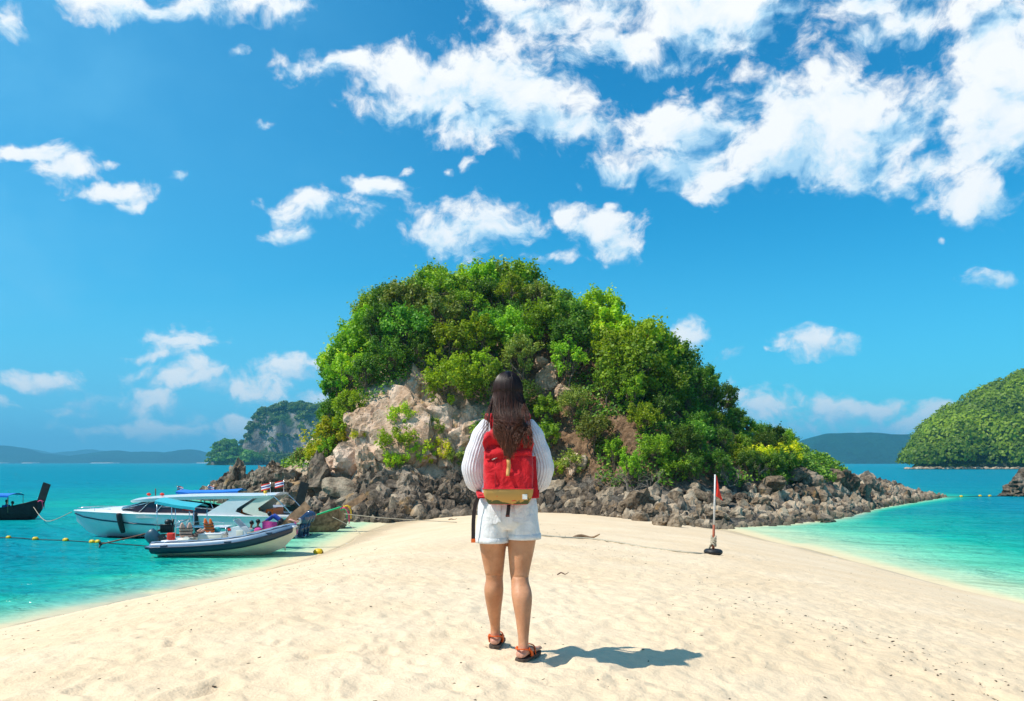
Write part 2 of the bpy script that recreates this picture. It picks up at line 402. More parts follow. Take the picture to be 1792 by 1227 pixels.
# ------------------------------------------------------------------ materials of the land
def sand_material():
    m, nt = material("sand")
    P = nt.n('ShaderNodeNewGeometry').outputs['Position']
    z = nt.n('ShaderNodeSeparateXYZ', {0: P}).outputs[2]
    big = nt.noise(P, 0.5, 4, 0.55); fine = nt.noise(P, 60.0, 4, 0.7); mid = nt.noise(P, 5.0, 4, 0.6)
    c = nt.mix(nt.ss(big, 0.3, 0.7), (0.755, 0.56, 0.355), (0.815, 0.63, 0.425))
    c = nt.mix(nt.m('MULTIPLY', nt.ss(mid, 0.56, 0.80), 0.40), c, (0.62, 0.45, 0.27))
    c = nt.mix(nt.m('MULTIPLY', nt.ss(fine, 0.45, 0.8), 0.30), c, (0.56, 0.42, 0.27))
    c = nt.mix(nt.m('MULTIPLY', nt.ss(nt.noise(P, 140.0, 2, 0.6), 0.70, 0.74), 0.6), c, (0.22, 0.15, 0.10))
    wetn = nt.m('MULTIPLY_ADD', nt.noise(P, 0.8, 3, 0.5), 0.30, -0.15)
    wet = nt.ss(nt.m('ADD', z, wetn), 0.28, 0.02)
    wet = nt.m('MULTIPLY', wet, nt.ss(z, -0.06, 0.03, 0.0, 1.0))
    c = nt.mix(wet, c, (0.60, 0.45, 0.28))
    # weed and dark bottom below the water
    weed = nt.m('MULTIPLY', nt.ss(nt.noise(nt.v('MULTIPLY', P, (1, 1.8, 1)), 0.55, 4, 0.6), 0.52, 0.66), nt.ss(z, -0.12, -0.5))
    c = nt.mix(nt.m('MULTIPLY', weed, 0.25), c, (0.22, 0.22, 0.11))
    b = nt.n('ShaderNodeBsdfPrincipled', {'Base Color': c, 'Roughness': nt.m('MULTIPLY_ADD', wet, -0.45, 0.95), 'Specular IOR Level': 0.25})
    h = nt.m('ADD', nt.m('MULTIPLY', nt.noise(P, 11.0, 5, 0.62), 1.0), nt.m('MULTIPLY', fine, 0.18))
    bn = nt.n('ShaderNodeBump', {'Strength': nt.m('MULTIPLY_ADD', wet, -0.6, 0.7), 'Distance': 0.032, 'Height': h})
    nt.put(b.inputs['Normal'], bn.outputs[0])
    finish(nt, b); return m
def rock_material(name, dark, mid, light, scale=1.0, tide=True):
    m, nt = material(name)
    g = nt.n('ShaderNodeNewGeometry'); P = g.outputs['Position']
    z = nt.n('ShaderNodeSeparateXYZ', {0: P}).outputs[2]
    rnd = nt.n('ShaderNodeObjectInfo').outputs['Random']
    a = nt.noise(P, 0.55 * scale, 5, 0.62); b_ = nt.noise(P, 3.2 * scale, 6, 0.68, 0.6)
    st = nt.noise(nt.v('MULTIPLY', P, (1.0, 1.0, 0.28)), 2.6 * scale, 4, 0.6, 0.8)
    c = nt.mix(nt.ss(b_, 0.30, 0.68), dark, mid)
    c = nt.mix(nt.m('MULTIPLY', nt.ss(nt.m('ADD', a, nt.m('MULTIPLY_ADD', rnd, 0.22, -0.11)), 0.42, 0.66), 0.85), c, light)
    c = nt.mix(nt.m('MULTIPLY', nt.ss(st, 0.52, 0.72), 0.55), c, dark)
    c = nt.mix(nt.m('MULTIPLY', nt.ss(nt.noise(P, 0.9, 3, 0.5), 0.60, 0.72), 0.55), c, (0.46, 0.27, 0.11))
    if tide:
        t = nt.ss(nt.m('ADD', z, nt.m('MULTIPLY_ADD', nt.noise(P, 0.7, 3, 0.5), 1.2, -0.6)), 0.75, 0.1)
        c = nt.mix(nt.m('MULTIPLY', t, 0.7), c, (0.085, 0.075, 0.055))
    b = nt.n('ShaderNodeBsdfPrincipled', {'Base Color': c, 'Roughness': 0.92, 'Specular IOR Level': 0.2})
    h = nt.m('ADD', nt.noise(P, 5.0 * scale, 7, 0.66, 0.5), nt.m('MULTIPLY', st, 0.6))
    bn = nt.n('ShaderNodeBump', {'Strength': 0.9, 'Distance': 0.14 / scale, 'Height': h})
    nt.put(b.inputs['Normal'], bn.outputs[0])
    finish(nt, b); return m
def island_material():
    """tan cliff, brown soil, dark rock at the foot"""
    m, nt = material("island_rock")
    P = nt.n('ShaderNodeNewGeometry').outputs['Position']
    sp = nt.n('ShaderNodeSeparateXYZ', {0: P}); z = sp.outputs[2]; x = sp.outputs[0]
    a = nt.noise(P, 0.33, 5, 0.6); b_ = nt.noise(P, 1.9, 7, 0.68, 0.7)
    st = nt.noise(nt.v('MULTIPLY', P, (1.0, 1.0, 0.35)), 1.4, 5, 0.62, 1.0)
    tan = nt.mix(nt.ss(b_, 0.30, 0.70), (0.37, 0.235, 0.14), (0.66, 0.47, 0.325))
    tan = nt.mix(nt.m('MULTIPLY', nt.ss(a, 0.44, 0.62), 0.9), tan, (0.74, 0.58, 0.42))
    tan = nt.mix(nt.m('MULTIPLY', nt.ss(nt.noise(P, 0.6, 4, 0.6), 0.56, 0.68), 0.65), tan, (0.60, 0.37, 0.13))
    tan = nt.mix(nt.m('MULTIPLY', nt.ss(st, 0.57, 0.72), 0.5), tan, (0.20, 0.135, 0.085))
    soil = nt.mix(nt.ss(b_, 0.35, 0.65), (0.13, 0.075, 0.04), (0.33, 0.20, 0.115))
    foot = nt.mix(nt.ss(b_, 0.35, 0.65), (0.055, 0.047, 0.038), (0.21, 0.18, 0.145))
    c = nt.mix(nt.ss(nt.m('ADD', x, nt.m('MULTIPLY', a, 6.0)), -1.0, 3.0), tan, soil)
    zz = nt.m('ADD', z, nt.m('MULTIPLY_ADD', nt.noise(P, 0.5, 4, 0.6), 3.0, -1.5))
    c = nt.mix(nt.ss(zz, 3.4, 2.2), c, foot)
    b = nt.n('ShaderNodeBsdfPrincipled', {'Base Color': c, 'Roughness': 0.95, 'Specular IOR Level': 0.15})
    h = nt.m('ADD', nt.noise(P, 2.6, 8, 0.68, 0.6), nt.m('MULTIPLY', st, 0.8))
    bn = nt.n('ShaderNodeBump', {'Strength': 1.0, 'Distance': 0.30, 'Height': h})
    nt.put(b.inputs['Normal'], bn.outputs[0])
    finish(nt, b); return m
def water_material():
    m, nt = material("sea_water")
    P = nt.n('ShaderNodeNewGeometry').outputs['Position']
    d = nt.n('ShaderNodeAttribute', attribute_name='depth').outputs['Fac']
    ydist = nt.n('ShaderNodeSeparateXYZ', {0: P}).outputs[1]; xpos = nt.n('ShaderNodeSeparateXYZ', {0: P}).outputs[0]
    patch = nt.noise(nt.v('MULTIPLY', P, (0.55, 1.6, 1)), 0.055, 4, 0.6, 0.5)
    dd = nt.m('ADD', d, nt.m('MULTIPLY', nt.m('SUBTRACT', patch, 0.5), nt.m('MULTIPLY', nt.m('MINIMUM', d, 3.0), 0.9)))
    body = nt.ramp(nt.m('DIVIDE', dd, 8.0), [(0.0, (0.72, 0.56, 0.355)), (0.02, (0.66, 0.595, 0.375)), (0.045, (0.48, 0.60, 0.385)), (0.085, (0.25, 0.56, 0.37)), (0.14, (0.12, 0.54, 0.355)), (0.25, (0.008, 0.395, 0.30)),
                                             (0.45, (0.002, 0.28, 0.285)), (0.75, (0.0, 0.225, 0.30)), (1.0, (0.0, 0.215, 0.30))])
    weed = nt.ss(nt.noise(nt.v('MULTIPLY', P, (0.5, 1.2, 1)), 0.16, 5, 0.62, 0.8), 0.50, 0.66)
    weed = nt.m('MULTIPLY', weed, nt.m('MULTIPLY', nt.ss(d, 0.6, 1.6), nt.ss(d, 5.0, 3.0)))
    bed = nt.n('ShaderNodeAttribute', attribute_name='weed').outputs['Fac']
    bed = nt.m('MULTIPLY', bed, nt.ss(nt.noise(nt.v('MULTIPLY', P, (0.6, 1.0, 1)), 0.3, 4, 0.62, 0.8), 0.30, 0.62))
    body = nt.mix(nt.m('MAXIMUM', nt.m('MULTIPLY', weed, 0.60), bed), body, (0.0, 0.20, 0.26))
    opac = nt.ss(d, 0.0, 0.05, 0.55, 1.0)
    # ripples: small near, longer swell far
    w1 = nt.noise(nt.v('MULTIPLY', P, (0.8, 1.0, 1)), 1.7, 3, 0.6, 0.4)
    w2 = nt.noise(nt.v('MULTIPLY', P, (0.6, 1.0, 1)), 0.42, 4, 0.6, 0.4)
    w3 = nt.noise(nt.v('MULTIPLY', P, (0.5, 1.0, 1)), 0.09, 3, 0.55)
    calm = nt.ss(d, 0.0, 0.8, 0.15, 1.0)
    h = nt.m('ADD', nt.m('MULTIPLY', w1, 0.20), nt.m('ADD', nt.m('MULTIPLY', w2, 1.1), nt.m('MULTIPLY', w3, 2.6)))
    bn = nt.n('ShaderNodeBump', {'Strength': calm, 'Distance': 1.0, 'Height': h})
    foam = nt.m('MULTIPLY', nt.ss(d, 0.05, 0.0), nt.ss(nt.noise(P, 1.1, 5, 0.65, 1.0), 0.55, 0.68))
    body = nt.mix(nt.m('MULTIPLY', foam, 0.8), body, (0.8, 0.82, 0.78)); opac = nt.m('MAXIMUM', opac, nt.m('MULTIPLY', foam, 0.7))
    tr = nt.n('ShaderNodeBsdfTransparent', {'Color': (0.97, 1.0, 0.98)})
    df = nt.n('ShaderNodeBsdfDiffuse', {'Color': body, 'Normal': bn.outputs[0]})
    under = nt.n('ShaderNodeMixShader', {0: opac, 1: tr.outputs[0], 2: df.outputs[0]})
    gl = nt.n('ShaderNodeBsdfGlossy', {'Color': (0.8, 1.0, 0.95), 'Roughness': 0.12, 'Normal': bn.outputs[0]})
    fr = nt.n('ShaderNodeFresnel', {'IOR': 1.33, 'Normal': bn.outputs[0]})
    fac = nt.m('MINIMUM', nt.m('MULTIPLY', fr.outputs[0], 0.5), nt.ss(d, 0.0, 0.9, 0.02, 0.22))
    mx = nt.n('ShaderNodeMixShader', {0: fac, 1: under.outputs[0], 2: gl.outputs[0]})
    finish(nt, mx.outputs[0]); return m

# ------------------------------------------------------------------ sand bar: one sheet, finest near the photographer
def grid_faces(nr, nc):
    i = np.arange(nr - 1)[:, None] * nc + np.arange(nc - 1)[None, :]
    return np.stack([i, i + 1, i + nc + 1, i + nc], -1).reshape(-1, 4)
def build_sand():
    Yr = np.concatenate([np.linspace(-40, 1.5, 26)[:-1], np.geomspace(1.5, 72, 560)])
    s = np.linspace(-1, 1, 600)
    Wn = np.clip(0.92 * Yr, 3.0, 60)[:, None]
    S = s[None, :]; core = 0.78
    X = np.where(np.abs(S) < core, S / core * Wn, np.sign(S) * (Wn + (np.abs(S) - core) / (1 - core) * np.maximum(70 - Wn, 1)))
    Y = np.repeat(Yr[:, None], len(s), 1)
    Z = sand_z(X, Y)
    me = np_mesh("sandbar", np.stack([X, Y, Z], -1).reshape(-1, 3), grid_faces(len(Yr), len(s)), sand_material())
    o = link("sandbar", me); tag(o, kind='structure'); return o
build_sand()

def build_sea():
    def axis(lo, hi):
        a = np.geomspace(20, hi, 70); return a
    core = np.linspace(-70, 70, 180)
    far = np.geomspace(74, 15000, 40)
    X1 = np.concatenate([-far[::-1], core, far])
    Y1 = np.concatenate([-np.geomspace(30, 9000, 14)[::-1], np.linspace(-25, 110, 190), np.geomspace(114, 15000, 50)])
    X, Y = np.meshgrid(X1, Y1)
    bot = np.maximum(sand_z(X, np.clip(Y, -60, 75), False), island_z(X, Y, False))
    inisl = (Y < 75) | (bot > -2)
    near = np.clip(-bot, 0, 8)
    d = np.where(Y > 70, np.maximum(near, np.clip((Y - 70) / 14, 0, 8) * (np.abs(X) > 0)), near)
    isl = island_z(X, Y, False); d = np.minimum(d, np.clip(-isl * 1.5 + 0.2, 0.0, 8))
    side = np.clip((np.abs(X - 3) - 26) / 9, 0, 8)
    d = np.maximum(d, np.where(Y < 75, np.minimum(np.where(bot < -0.2, 0.4 + 0 * d, 0), 8), 0))
    me = np_mesh("sea", np.stack([X, Y, 0 * X], -1).reshape(-1, 3), grid_faces(len(Y1), len(X1)), water_material())
    attr(me, 'depth', d.ravel())
    wd = 0.85 * np.exp(-(((X + 17) / 7.0) ** 2 + ((Y - 27 - (X + 17) * -.35) / 4.2) ** 2)) + 0.45 * np.exp(-(((X - 26) / 9.0) ** 2 + ((Y - 60) / 5.0) ** 2))
    attr(me, 'weed', np.clip(wd, 0, 0.9).ravel())
    o = link("sea", me); tag(o, kind='structure'); return o
build_sea()

def build_island():
    xs = np.linspace(-58, 58, 560); ys = np.concatenate([np.linspace(40, 80, 330), np.linspace(80.3, 118, 110)])
    X, Y = np.meshgrid(xs, ys)
    Z = island_z(X, Y)
    # break the height field's face up sideways too, so that it reads as rock
    k = np.clip(Z / 3, 0, 1)
    X2 = X + k * 0.45 * fbm(X * 0.6, Y * 0.6, Z * 0.6, o=3, seed=91); Y2 = Y + k * 0.7 * fbm(X * 0.5, Y * 0.5, Z * 0.5, o=4, seed=95, ridged=True)
    Z = np.maximum(Z, -8)
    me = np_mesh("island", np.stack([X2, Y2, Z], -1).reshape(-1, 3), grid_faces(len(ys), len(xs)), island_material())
    o = link("island", me); tag(o, kind='structure'); return o
island = build_island()
# ------------------------------------------------------------------ rocks along the island's foot
rng = np.random.default_rng(7); random.seed(7)
def ico(sub):
    bm = bmesh.new(); bmesh.ops.create_icosphere(bm, subdivisions=sub, radius=1.0)
    V = np.array([v.co[:] for v in bm.verts]); F = np.array([[v.index for v in f.verts] for f in bm.faces]); bm.free()
    return V, F
ICO3 = ico(3); ICO4 = ico(4); ICO2 = ico(2)
def rock_mesh(seed, jag=0.5, ico_=ICO3, tall=1.0):
    """angular boulder: planes cut off a ball, then ridged weathering"""
    V, F = ico_; r = np.random.default_rng(seed); D = V.copy()
    rad = np.ones(len(V)) * 1.25
    for i in range(int(9 + 6 * r.random())):
        n = r.normal(size=3); n /= np.linalg.norm(n); h = 0.62 + 0.38 * r.random()
        dt = D @ n; rad = np.minimum(rad, np.where(dt > 1e-3, h / np.maximum(dt, 1e-3), 9))
    o = r.random(3) * 50
    n1 = fbm(D[:, 0] * 1.6 + o[0], D[:, 1] * 1.6 + o[1], D[:, 2] * 1.6 + o[2], o=4, seed=seed, ridged=True, g=0.55)
    n2 = fbm(D[:, 0] * 4.2 + o[1], D[:, 1] * 4.2 + o[2], D[:, 2] * 4.2 + o[0], o=2, seed=seed + 5, ridged=True)
    rad = rad * (1 + jag * 0.42 * (n1 - 0.2) + jag * 0.16 * n2)
    P = D * rad[:, None]; P[:, 2] *= tall
    return P, F
M_GREY = rock_material("grey_rock", (0.036, 0.026, 0.018), (0.185, 0.138, 0.098), (0.38, 0.295, 0.215))
M_TAN = rock_material("tan_rock", (0.060, 0.040, 0.025), (0.30, 0.22, 0.145), (0.56, 0.44, 0.31))
M_PINK = rock_material("cliff_rock", (0.31, 0.185, 0.105), (0.64, 0.43, 0.285), (0.84, 0.62, 0.46), 0.8, tide=False)
ROCKS = {}
for nm, mat, n, jag, tall in (('grey', M_GREY, 7, 0.95, 1.15), ('tan', M_TAN, 7, 0.8, 0.85), ('spike', M_GREY, 5, 1.2, 1.15), ('smooth', M_TAN, 4, 0.4, 0.8), ('cliff', M_PINK, 6, 0.62, 1.0), ('darksmooth', M_GREY, 4, 0.45, 0.95)):
    ROCKS[nm] = []
    for i in range(n):
        P, F = rock_mesh(100 + 13 * i + len(nm) * 7, jag, ICO4 if nm in ('spike', 'cliff', 'grey') else ICO3, tall)
        ROCKS[nm].append(np_mesh("rock", P, F, mat, smooth=False))
def put_rock(kind, p, size, sc=None, rz=None):
    me = random.choice(ROCKS[kind])
    s = sc or (random.uniform(0.8, 1.25), random.uniform(0.8, 1.2), random.uniform(0.8, 1.2))
    return link("rock", me, island, tuple(p), (random.uniform(-.35, .35), random.uniform(-.35, .35), random.uniform(0, 6.28) if rz is None else rz), tuple(size * k for k in s))
def full_z(x, y): return float(max(sand_z(x, y, False), island_z(x, y)))
# boulders one can point at: photo pixel of the foot, half-size in pixels, kind
BIG = [(556,868,34,'grey',(1,1,1.35)),(606,868,30,'smooth',(1.35,1,.8)),(540,905,30,'grey',None),(725,868,24,'darksmooth',(1,1,1.3)),(665,880,26,'darksmooth',(1,1,1.15)),(690,862,24,'darksmooth',None),(640,835,26,'cliff',(.8,.8,1.5)),(620,890,28,'darksmooth',None),
 (712,838,16,'darksmooth',(.9,.9,1.4)),(770,880,20,'spike',None),(788,880,19,'spike',None),(806,884,18,'spike',None),(752,884,18,'tan',None),(705,898,20,'grey',None),(735,905,16,'tan',None),(650,908,18,'grey',None),(675,915,14,'grey',None),
 (575,925,22,'grey',None),(515,890,26,'spike',None),(500,868,22,'spike',None),(480,862,20,'spike',None),(455,860,20,'grey',None),(432,862,17,'spike',None),(412,856,19,'spike',(1,1,1.5)),(395,862,14,'spike',None),(381,858,9,'grey',None),(445,852,14,'spike',None),(470,850,17,'spike',None),
 (975,862,18,'smooth',None),(950,868,15,'tan',None),(1005,868,17,'tan',None),(1040,872,16,'grey',None),(1118,890,30,'tan',(1.2,1,1)),(1095,895,18,'tan',None),(1150,885,18,'smooth',None),(1180,880,17,'smooth',None),(1228,880,24,'smooth',(1,1,.9)),(1262,885,22,'smooth',(1.1,1,.9)),(1215,865,14,'smooth',(.7,.7,1.6)),
 (1120,912,20,'tan',None),(1158,920,18,'tan',None),(1180,922,18,'tan',(.8,.8,1.2)),(1200,918,16,'tan',None),(1140,905,15,'tan',None),(1070,895,16,'grey',None),(1035,892,14,'tan',None),(1165,900,17,'tan',None),(1215,912,14,'tan',None),
 (1458,842,24,'tan',(1.2,1,.8)),(1480,858,22,'grey',None),(1532,866,18,'spike',None),(1510,872,15,'grey',None),(1440,880,18,'tan',None),(1400,870,22,'grey',None),(1350,860,24,'smooth',(1.6,1,.7)),(1380,835,26,'tan',(1.5,1,.7)),(1330,885,18,'tan',None),(1300,880,16,'grey',None),(1420,852,20,'grey',None),(1560,872,11,'grey',None),
 (1448,914,16,'tan',(1.7,1,.45)),(1480,893,8,'grey',None),(1265,908,17,'tan',None),(1290,905,14,'tan',None),(1235,905,14,'tan',None),
 (1020,815,14,'smooth',(.8,.8,1.3)),(1000,820,18,'cliff',None),(960,665,20,'cliff',(1,1,1.3)),(945,640,14,'cliff',None),(985,690,16,'cliff',None)]
def island_front(X, Y): return np.maximum(island_z(X, Y), np.maximum(sand_z(X, Y, False), 0))
for (u, v, r_, kind, sc) in BIG:
    p = on_ground(u, v, island_front); s = r_ / FPX * p.y
    put_rock(kind, p + Vector((0, 0.35 * s, s * 0.28)), s * 0.86, sc)
# cliff slabs in the bare face left of the middle
for (u, v, r_) in [(640,775,40),(690,725,46),(735,690,38),(705,775,46),(655,740,36),(755,740,38),(770,795,38),(815,775,40),(612,805,32),(730,800,30),(625,750,28),(745,668,26),(822,738,26),(592,818,24)]:
    p = on_ground(u, v, island_front); s = r_ / FPX * p.y
    put_rock('cliff', p + Vector((0, s * 0.72, -s * 0.1)), s, (random.uniform(1.1, 1.5), 0.9, random.uniform(.9, 1.3)))
# the loose rock of the foreshore
n = 60000; cx = rng.uniform(-37, 52, n); cyy = rng.uniform(44, 96, n); cz = island_z(cx, cyy, False); cf = crv(cx, FX_, FY_); sz_ = sand_z(cx, cyy, False)
ok = (cz > -0.4) & (cz < np.where(cx > 0, 1.9, 2.8)) & (cyy > cf - np.where(np.abs(cx + 1) < 8, 0.9, 2.3)) & (cyy < cf + 16) & ((cx > -34.5) | (cyy > 92))
cand = []
for i in np.nonzero(ok)[0][:4300]:
    x, y, z, yf = cx[i], cyy[i], cz[i], cf[i]
    if x > 6 and y < yf + 6: kind = 'tan' if rng.random() < 0.75 else 'grey'
    else: kind = ['grey', 'grey', 'spike', 'tan'][rng.integers(4)]
    wz = min(max((z + 0.5) / 2.5, 0.25), 1)
    s = (0.16 + 0.62 * rng.random() ** 2.2) * (0.55 + 0.6 * wz)
    if x > 2: s *= 0.72
    cand.append((s, x, y, max(z, sz_[i]), kind))
cand.sort(reverse=True)
N_SINGLE = 205
for s, x, y, z, kind in cand[:N_SINGLE]:
    put_rock(kind, (x, y, z + s * 0.15), s)
VV = {0: [], 1: []}; FF = {0: [], 1: []}; nb = {0: 0, 1: 0}
small = [rock_mesh(900 + i, 0.8, ICO2, 1.0 + 0.25 * (i % 3)) for i in range(8)]
for s, x, y, z, kind in cand[N_SINGLE:]:
    P, F = small[rng.integers(8)]; a = rng.uniform(0, 6.28); k = 0 if kind in ('grey', 'spike') else 1
    ca, sa = math.cos(a), math.sin(a); sc = s * rng.uniform(0.7, 1.3, 3)
    Q = P * sc; Q = np.stack([Q[:, 0] * ca - Q[:, 1] * sa + x, Q[:, 0] * sa + Q[:, 1] * ca + y, Q[:, 2] + z], -1)
    VV[k].append(Q); FF[k].append(F + nb[k]); nb[k] += len(Q)
for k, m in ((0, M_GREY), (1, M_TAN)):
    o = link("loose_rock", np_mesh("loose_rock", np.concatenate(VV[k]), np.concatenate(FF[k]), m, smooth=False), island); tag(o, kind='stuff')
# ------------------------------------------------------------------ leaves, trees, bushes
def leaf_material(name, dark, light, tip, trans=0.35):
    m, nt = material(name)
    g = nt.n('ShaderNodeNewGeometry'); rnd = nt.n('ShaderNodeObjectInfo').outputs['Random']
    lf = nt.n('ShaderNodeAttribute', attribute_name='leaf').outputs['Fac']
    c = nt.mix(nt.ss(nt.m('ADD', nt.m('MULTIPLY', lf, 0.75), nt.m('MULTIPLY', rnd, 0.35)), 0.15, 0.85), dark, light)
    c = nt.mix(nt.ss(nt.m('ADD', lf, nt.m('MULTIPLY_ADD', rnd, 0.3, -0.15)), 0.82, 0.98), c, tip)
    hs = nt.n('ShaderNodeHueSaturation', {'Hue': nt.m('MULTIPLY_ADD', rnd, 0.045, 0.464), 'Saturation': 1.0, 'Value': nt.m('MULTIPLY_ADD', rnd, 0.55, 1.05), 'Color': c})
    d = nt.n('ShaderNodeBsdfPrincipled', {'Base Color': hs.outputs[0], 'Roughness': 0.5, 'Specular IOR Level': 0.28})
    t = nt.n('ShaderNodeBsdfTranslucent', {'Color': nt.mix(1.0, hs.outputs[0], (1.25, 1.35, 0.5), 'MULTIPLY')})
    mx = nt.n('ShaderNodeMixShader', {0: trans, 1: d.outputs[0], 2: t.outputs[0]})
    finish(nt, mx.outputs[0]); return m
LEAF = {
 'dark green': leaf_material("leaf_dark_green", (0.036, 0.100, 0.012), (0.110, 0.240, 0.020), (0.24, 0.38, 0.04)),
 'mid green': leaf_material("leaf_mid_green", (0.072, 0.160, 0.010), (0.215, 0.365, 0.018), (0.42, 0.54, 0.03)),
 'olive': leaf_material("leaf_olive", (0.095, 0.135, 0.022), (0.240, 0.300, 0.050), (0.42, 0.42, 0.09)),
 'yellow green': leaf_material("leaf_yellow_green", (0.120, 0.220, 0.010), (0.310, 0.450, 0.016), (0.55, 0.56, 0.03)),
 'bright yellow': leaf_material("leaf_bright_yellow", (0.25, 0.29, 0.008), (0.52, 0.53, 0.012), (0.75, 0.62, 0.02)),
}
BARK = simple("bark", (0.20, 0.155, 0.11), 0.95, 0.1, var=0.35, vscale=5, bump=0.02, bscale=18)
DEADWOOD = simple("dead_wood", (0.33, 0.28, 0.225), 0.95, 0.1, var=0.3, vscale=5)
def leaves(centres, normals, size, r, keel=0.25):
    """one folded leaf (2 triangles + fold) per centre"""
    n = len(centres)
    t = r.normal(size=(n, 3)); t -= normals * np.sum(t * normals, 1, keepdims=True); t /= np.linalg.norm(t, axis=1, keepdims=True) + 1e-9
    b = np.cross(normals, t); L = (size * r.uniform(0.7, 1.35, n))[:, None]; Wd = L * 0.36
    V = np.stack([centres - t * L * 0.5, centres + b * Wd - normals * L * keel * .4, centres + t * L * 0.55 - normals * L * keel, centres - b * Wd - normals * L * keel * .4], 1).reshape(-1, 3)
    F = np.arange(n * 4).reshape(n, 4)
    return V, F
def unit(r, n):
    v = r.normal(size=(n, 3)); return v / np.linalg.norm(v, axis=1, keepdims=True)
def make_tree(seed, h=5.0, w=3.6, nleaf=3600, leaf=0.20, clumps=26, bare=0.35, open_=0.0, lean=0.0):
    """trunk + limbs running to every leaf clump, and the crown; base at origin"""
    r = np.random.default_rng(seed); mb = MB()
    top = Vector((lean * h * 0.5, 0, h * 0.62))
    stems = 1 + (seed % 3)
    roots = []
    for k in range(stems):
        a = 6.28 * k / stems + r.random(); off = Vector((math.cos(a), math.sin(a), 0)) * (0.12 * w if stems > 1 else 0)
        tip = top + Vector((math.cos(a) * w * 0.22, math.sin(a) * w * 0.22, r.uniform(-.3, .3))) * (1 if stems > 1 else .2)
        pts = bezier([Vector((0, 0, -0.4)) + off * .2, Vector((0, 0, h * 0.2)) + off + Vector(r.normal(size=3) * .06 * h), tip * 0.75 + Vector(r.normal(size=3) * .05 * h), tip], 4)
        m = len(pts); mb.tube(pts, [h * 0.020 * (1 - 0.72 * i / (m - 1)) for i in range(m)], 6)
        roots.append(pts)
    cc = []; C = []; N = []; A = []
    for k in range(clumps):
        d = unit(r, 1)[0]; d[2] = d[2] if r.random() < 0.45 else abs(d[2])
        rr = (0.45 + 0.62 * r.random() ** 0.7) * (1.22 if r.random() < .16 else 1)
        c = np.array([d[0] * w * 0.5 * rr + lean * h * .5, d[1] * w * 0.5 * rr, h * (0.56 + bare * .18) + d[2] * h * (0.38 - bare * .12) * rr])
        cc.append(c)
        st = roots[k % stems]; p0 = st[int(len(st) * r.uniform(0.35, 0.95))]
        mid = (p0 + Vector(c)) * 0.5 + Vector((0, 0, -0.08 * h)) + Vector(r.normal(size=3) * 0.05 * h)
        mb.tube(bezier([p0, mid, Vector(c)], 3), [h * 0.0075, h * .0065, h * .0055, h * .0045, h * .0035, h * .003, h * .0022][:7], 4, cap=False)
        n = int(nleaf / clumps * r.uniform(0.6, 1.4)); cr = w * (0.085 + 0.085 * r.random()) * (1 - 0.2 * open_)
        u = unit(r, n); rad = cr * (0.35 + 0.65 * r.random(n) ** 0.45)
        q = u * rad[:, None] * np.array([1.0, 1.0, 0.8 + 0.7 * r.random()]) + np.abs(r.normal(size=(n, 1))) * np.array([d[0], d[1], abs(d[2]) + .3]) * cr * .5
        nn = u * 0.80 + np.array([0, 0, 0.40]) + r.normal(size=(n, 3)) * 0.45; nn /= np.linalg.norm(nn, axis=1, keepdims=True)
        C.append(c + q); N.append(nn); base = r.random() * 0.5
        A.append(np.clip(base + 0.5 * r.random(n), 0, 1))
    C = np.concatenate(C); N = np.concatenate(N); A = np.concatenate(A)
    V, F = leaves(C, N, leaf, r)
    return mb, V, F, np.repeat(A, 4)
TREES = []
specs = [(5.2,3.5,3600,.24,54,.22,0,0),(4.6,3.3,3400,.22,48,.18,0,.08),(6.0,3.6,3900,.24,58,.28,.2,-.06),(5.0,4.1,4000,.26,56,.15,0,0),(5.6,2.9,3000,.21,44,.30,.3,.1),(4.4,3.7,3600,.24,50,.10,0,-.1),(5.8,4.2,4300,.25,64,.22,.1,0),(5.0,3.0,2600,.21,36,.36,.5,.05),(5.4,3.4,3400,.30,46,.2,0,.04),(4.8,3.2,3200,.18,60,.2,.1,-.05)]
for i, sp in enumerate(specs):
    mb, V, F, A = make_tree(300 + i, *sp)
    tm = mb.mesh("trunk", BARK)
    cm = np_mesh("crown", V, F, LEAF['mid green'], smooth=False); attr(cm, 'leaf', A)
    TREES.append((tm, cm, sp[0]))
BUSHES = []
for i in range(4):
    mb, V, F, A = make_tree(500 + i, 2.0, 2.3, 1700, .16, 34, -0.35, 0, 0)
    cm = np_mesh("foliage", V, F, LEAF['mid green'], smooth=False); attr(cm, 'leaf', A)
    BUSHES.append((mb.mesh("stem", BARK), cm, 2.0))
NUM = ['first', 'second', 'third', 'fourth', 'fifth', 'sixth', 'seventh', 'eighth', 'ninth', 'tenth', 'eleventh', 'twelfth', 'thirteenth', 'fourteenth', 'fifteenth', 'sixteenth', 'seventeenth', 'eighteenth', 'nineteenth', 'twentieth']
def put_tree(p, h, colour, pool=TREES, name='tree', i=None, sx=1.0):
    tm, cm, h0 = pool[random.randrange(len(pool)) if i is None else i]
    o = empty(name, tuple(p), (0, 0, random.uniform(0, 6.28))); s = h / h0; o.scale = (s * sx, s * sx, s)
    link(tm.name.split('.')[0], tm, o); c = link('crown' if pool is TREES else 'foliage', cm, o); c.material_slots[0].link = 'OBJECT'; c.material_slots[0].material = LEAF[colour]
    return o
def in_poly(u, v, poly):
    c = np.zeros(np.shape(u), bool); n = len(poly)
    for i in range(n):
        (x1, y1), (x2, y2) = poly[i], poly[i - 1]
        if y1 == y2: continue
        c ^= ((y1 > v) != (y2 > v)) & (u < (x2 - x1) * (v - y1) / (y2 - y1) + x1)
    return c
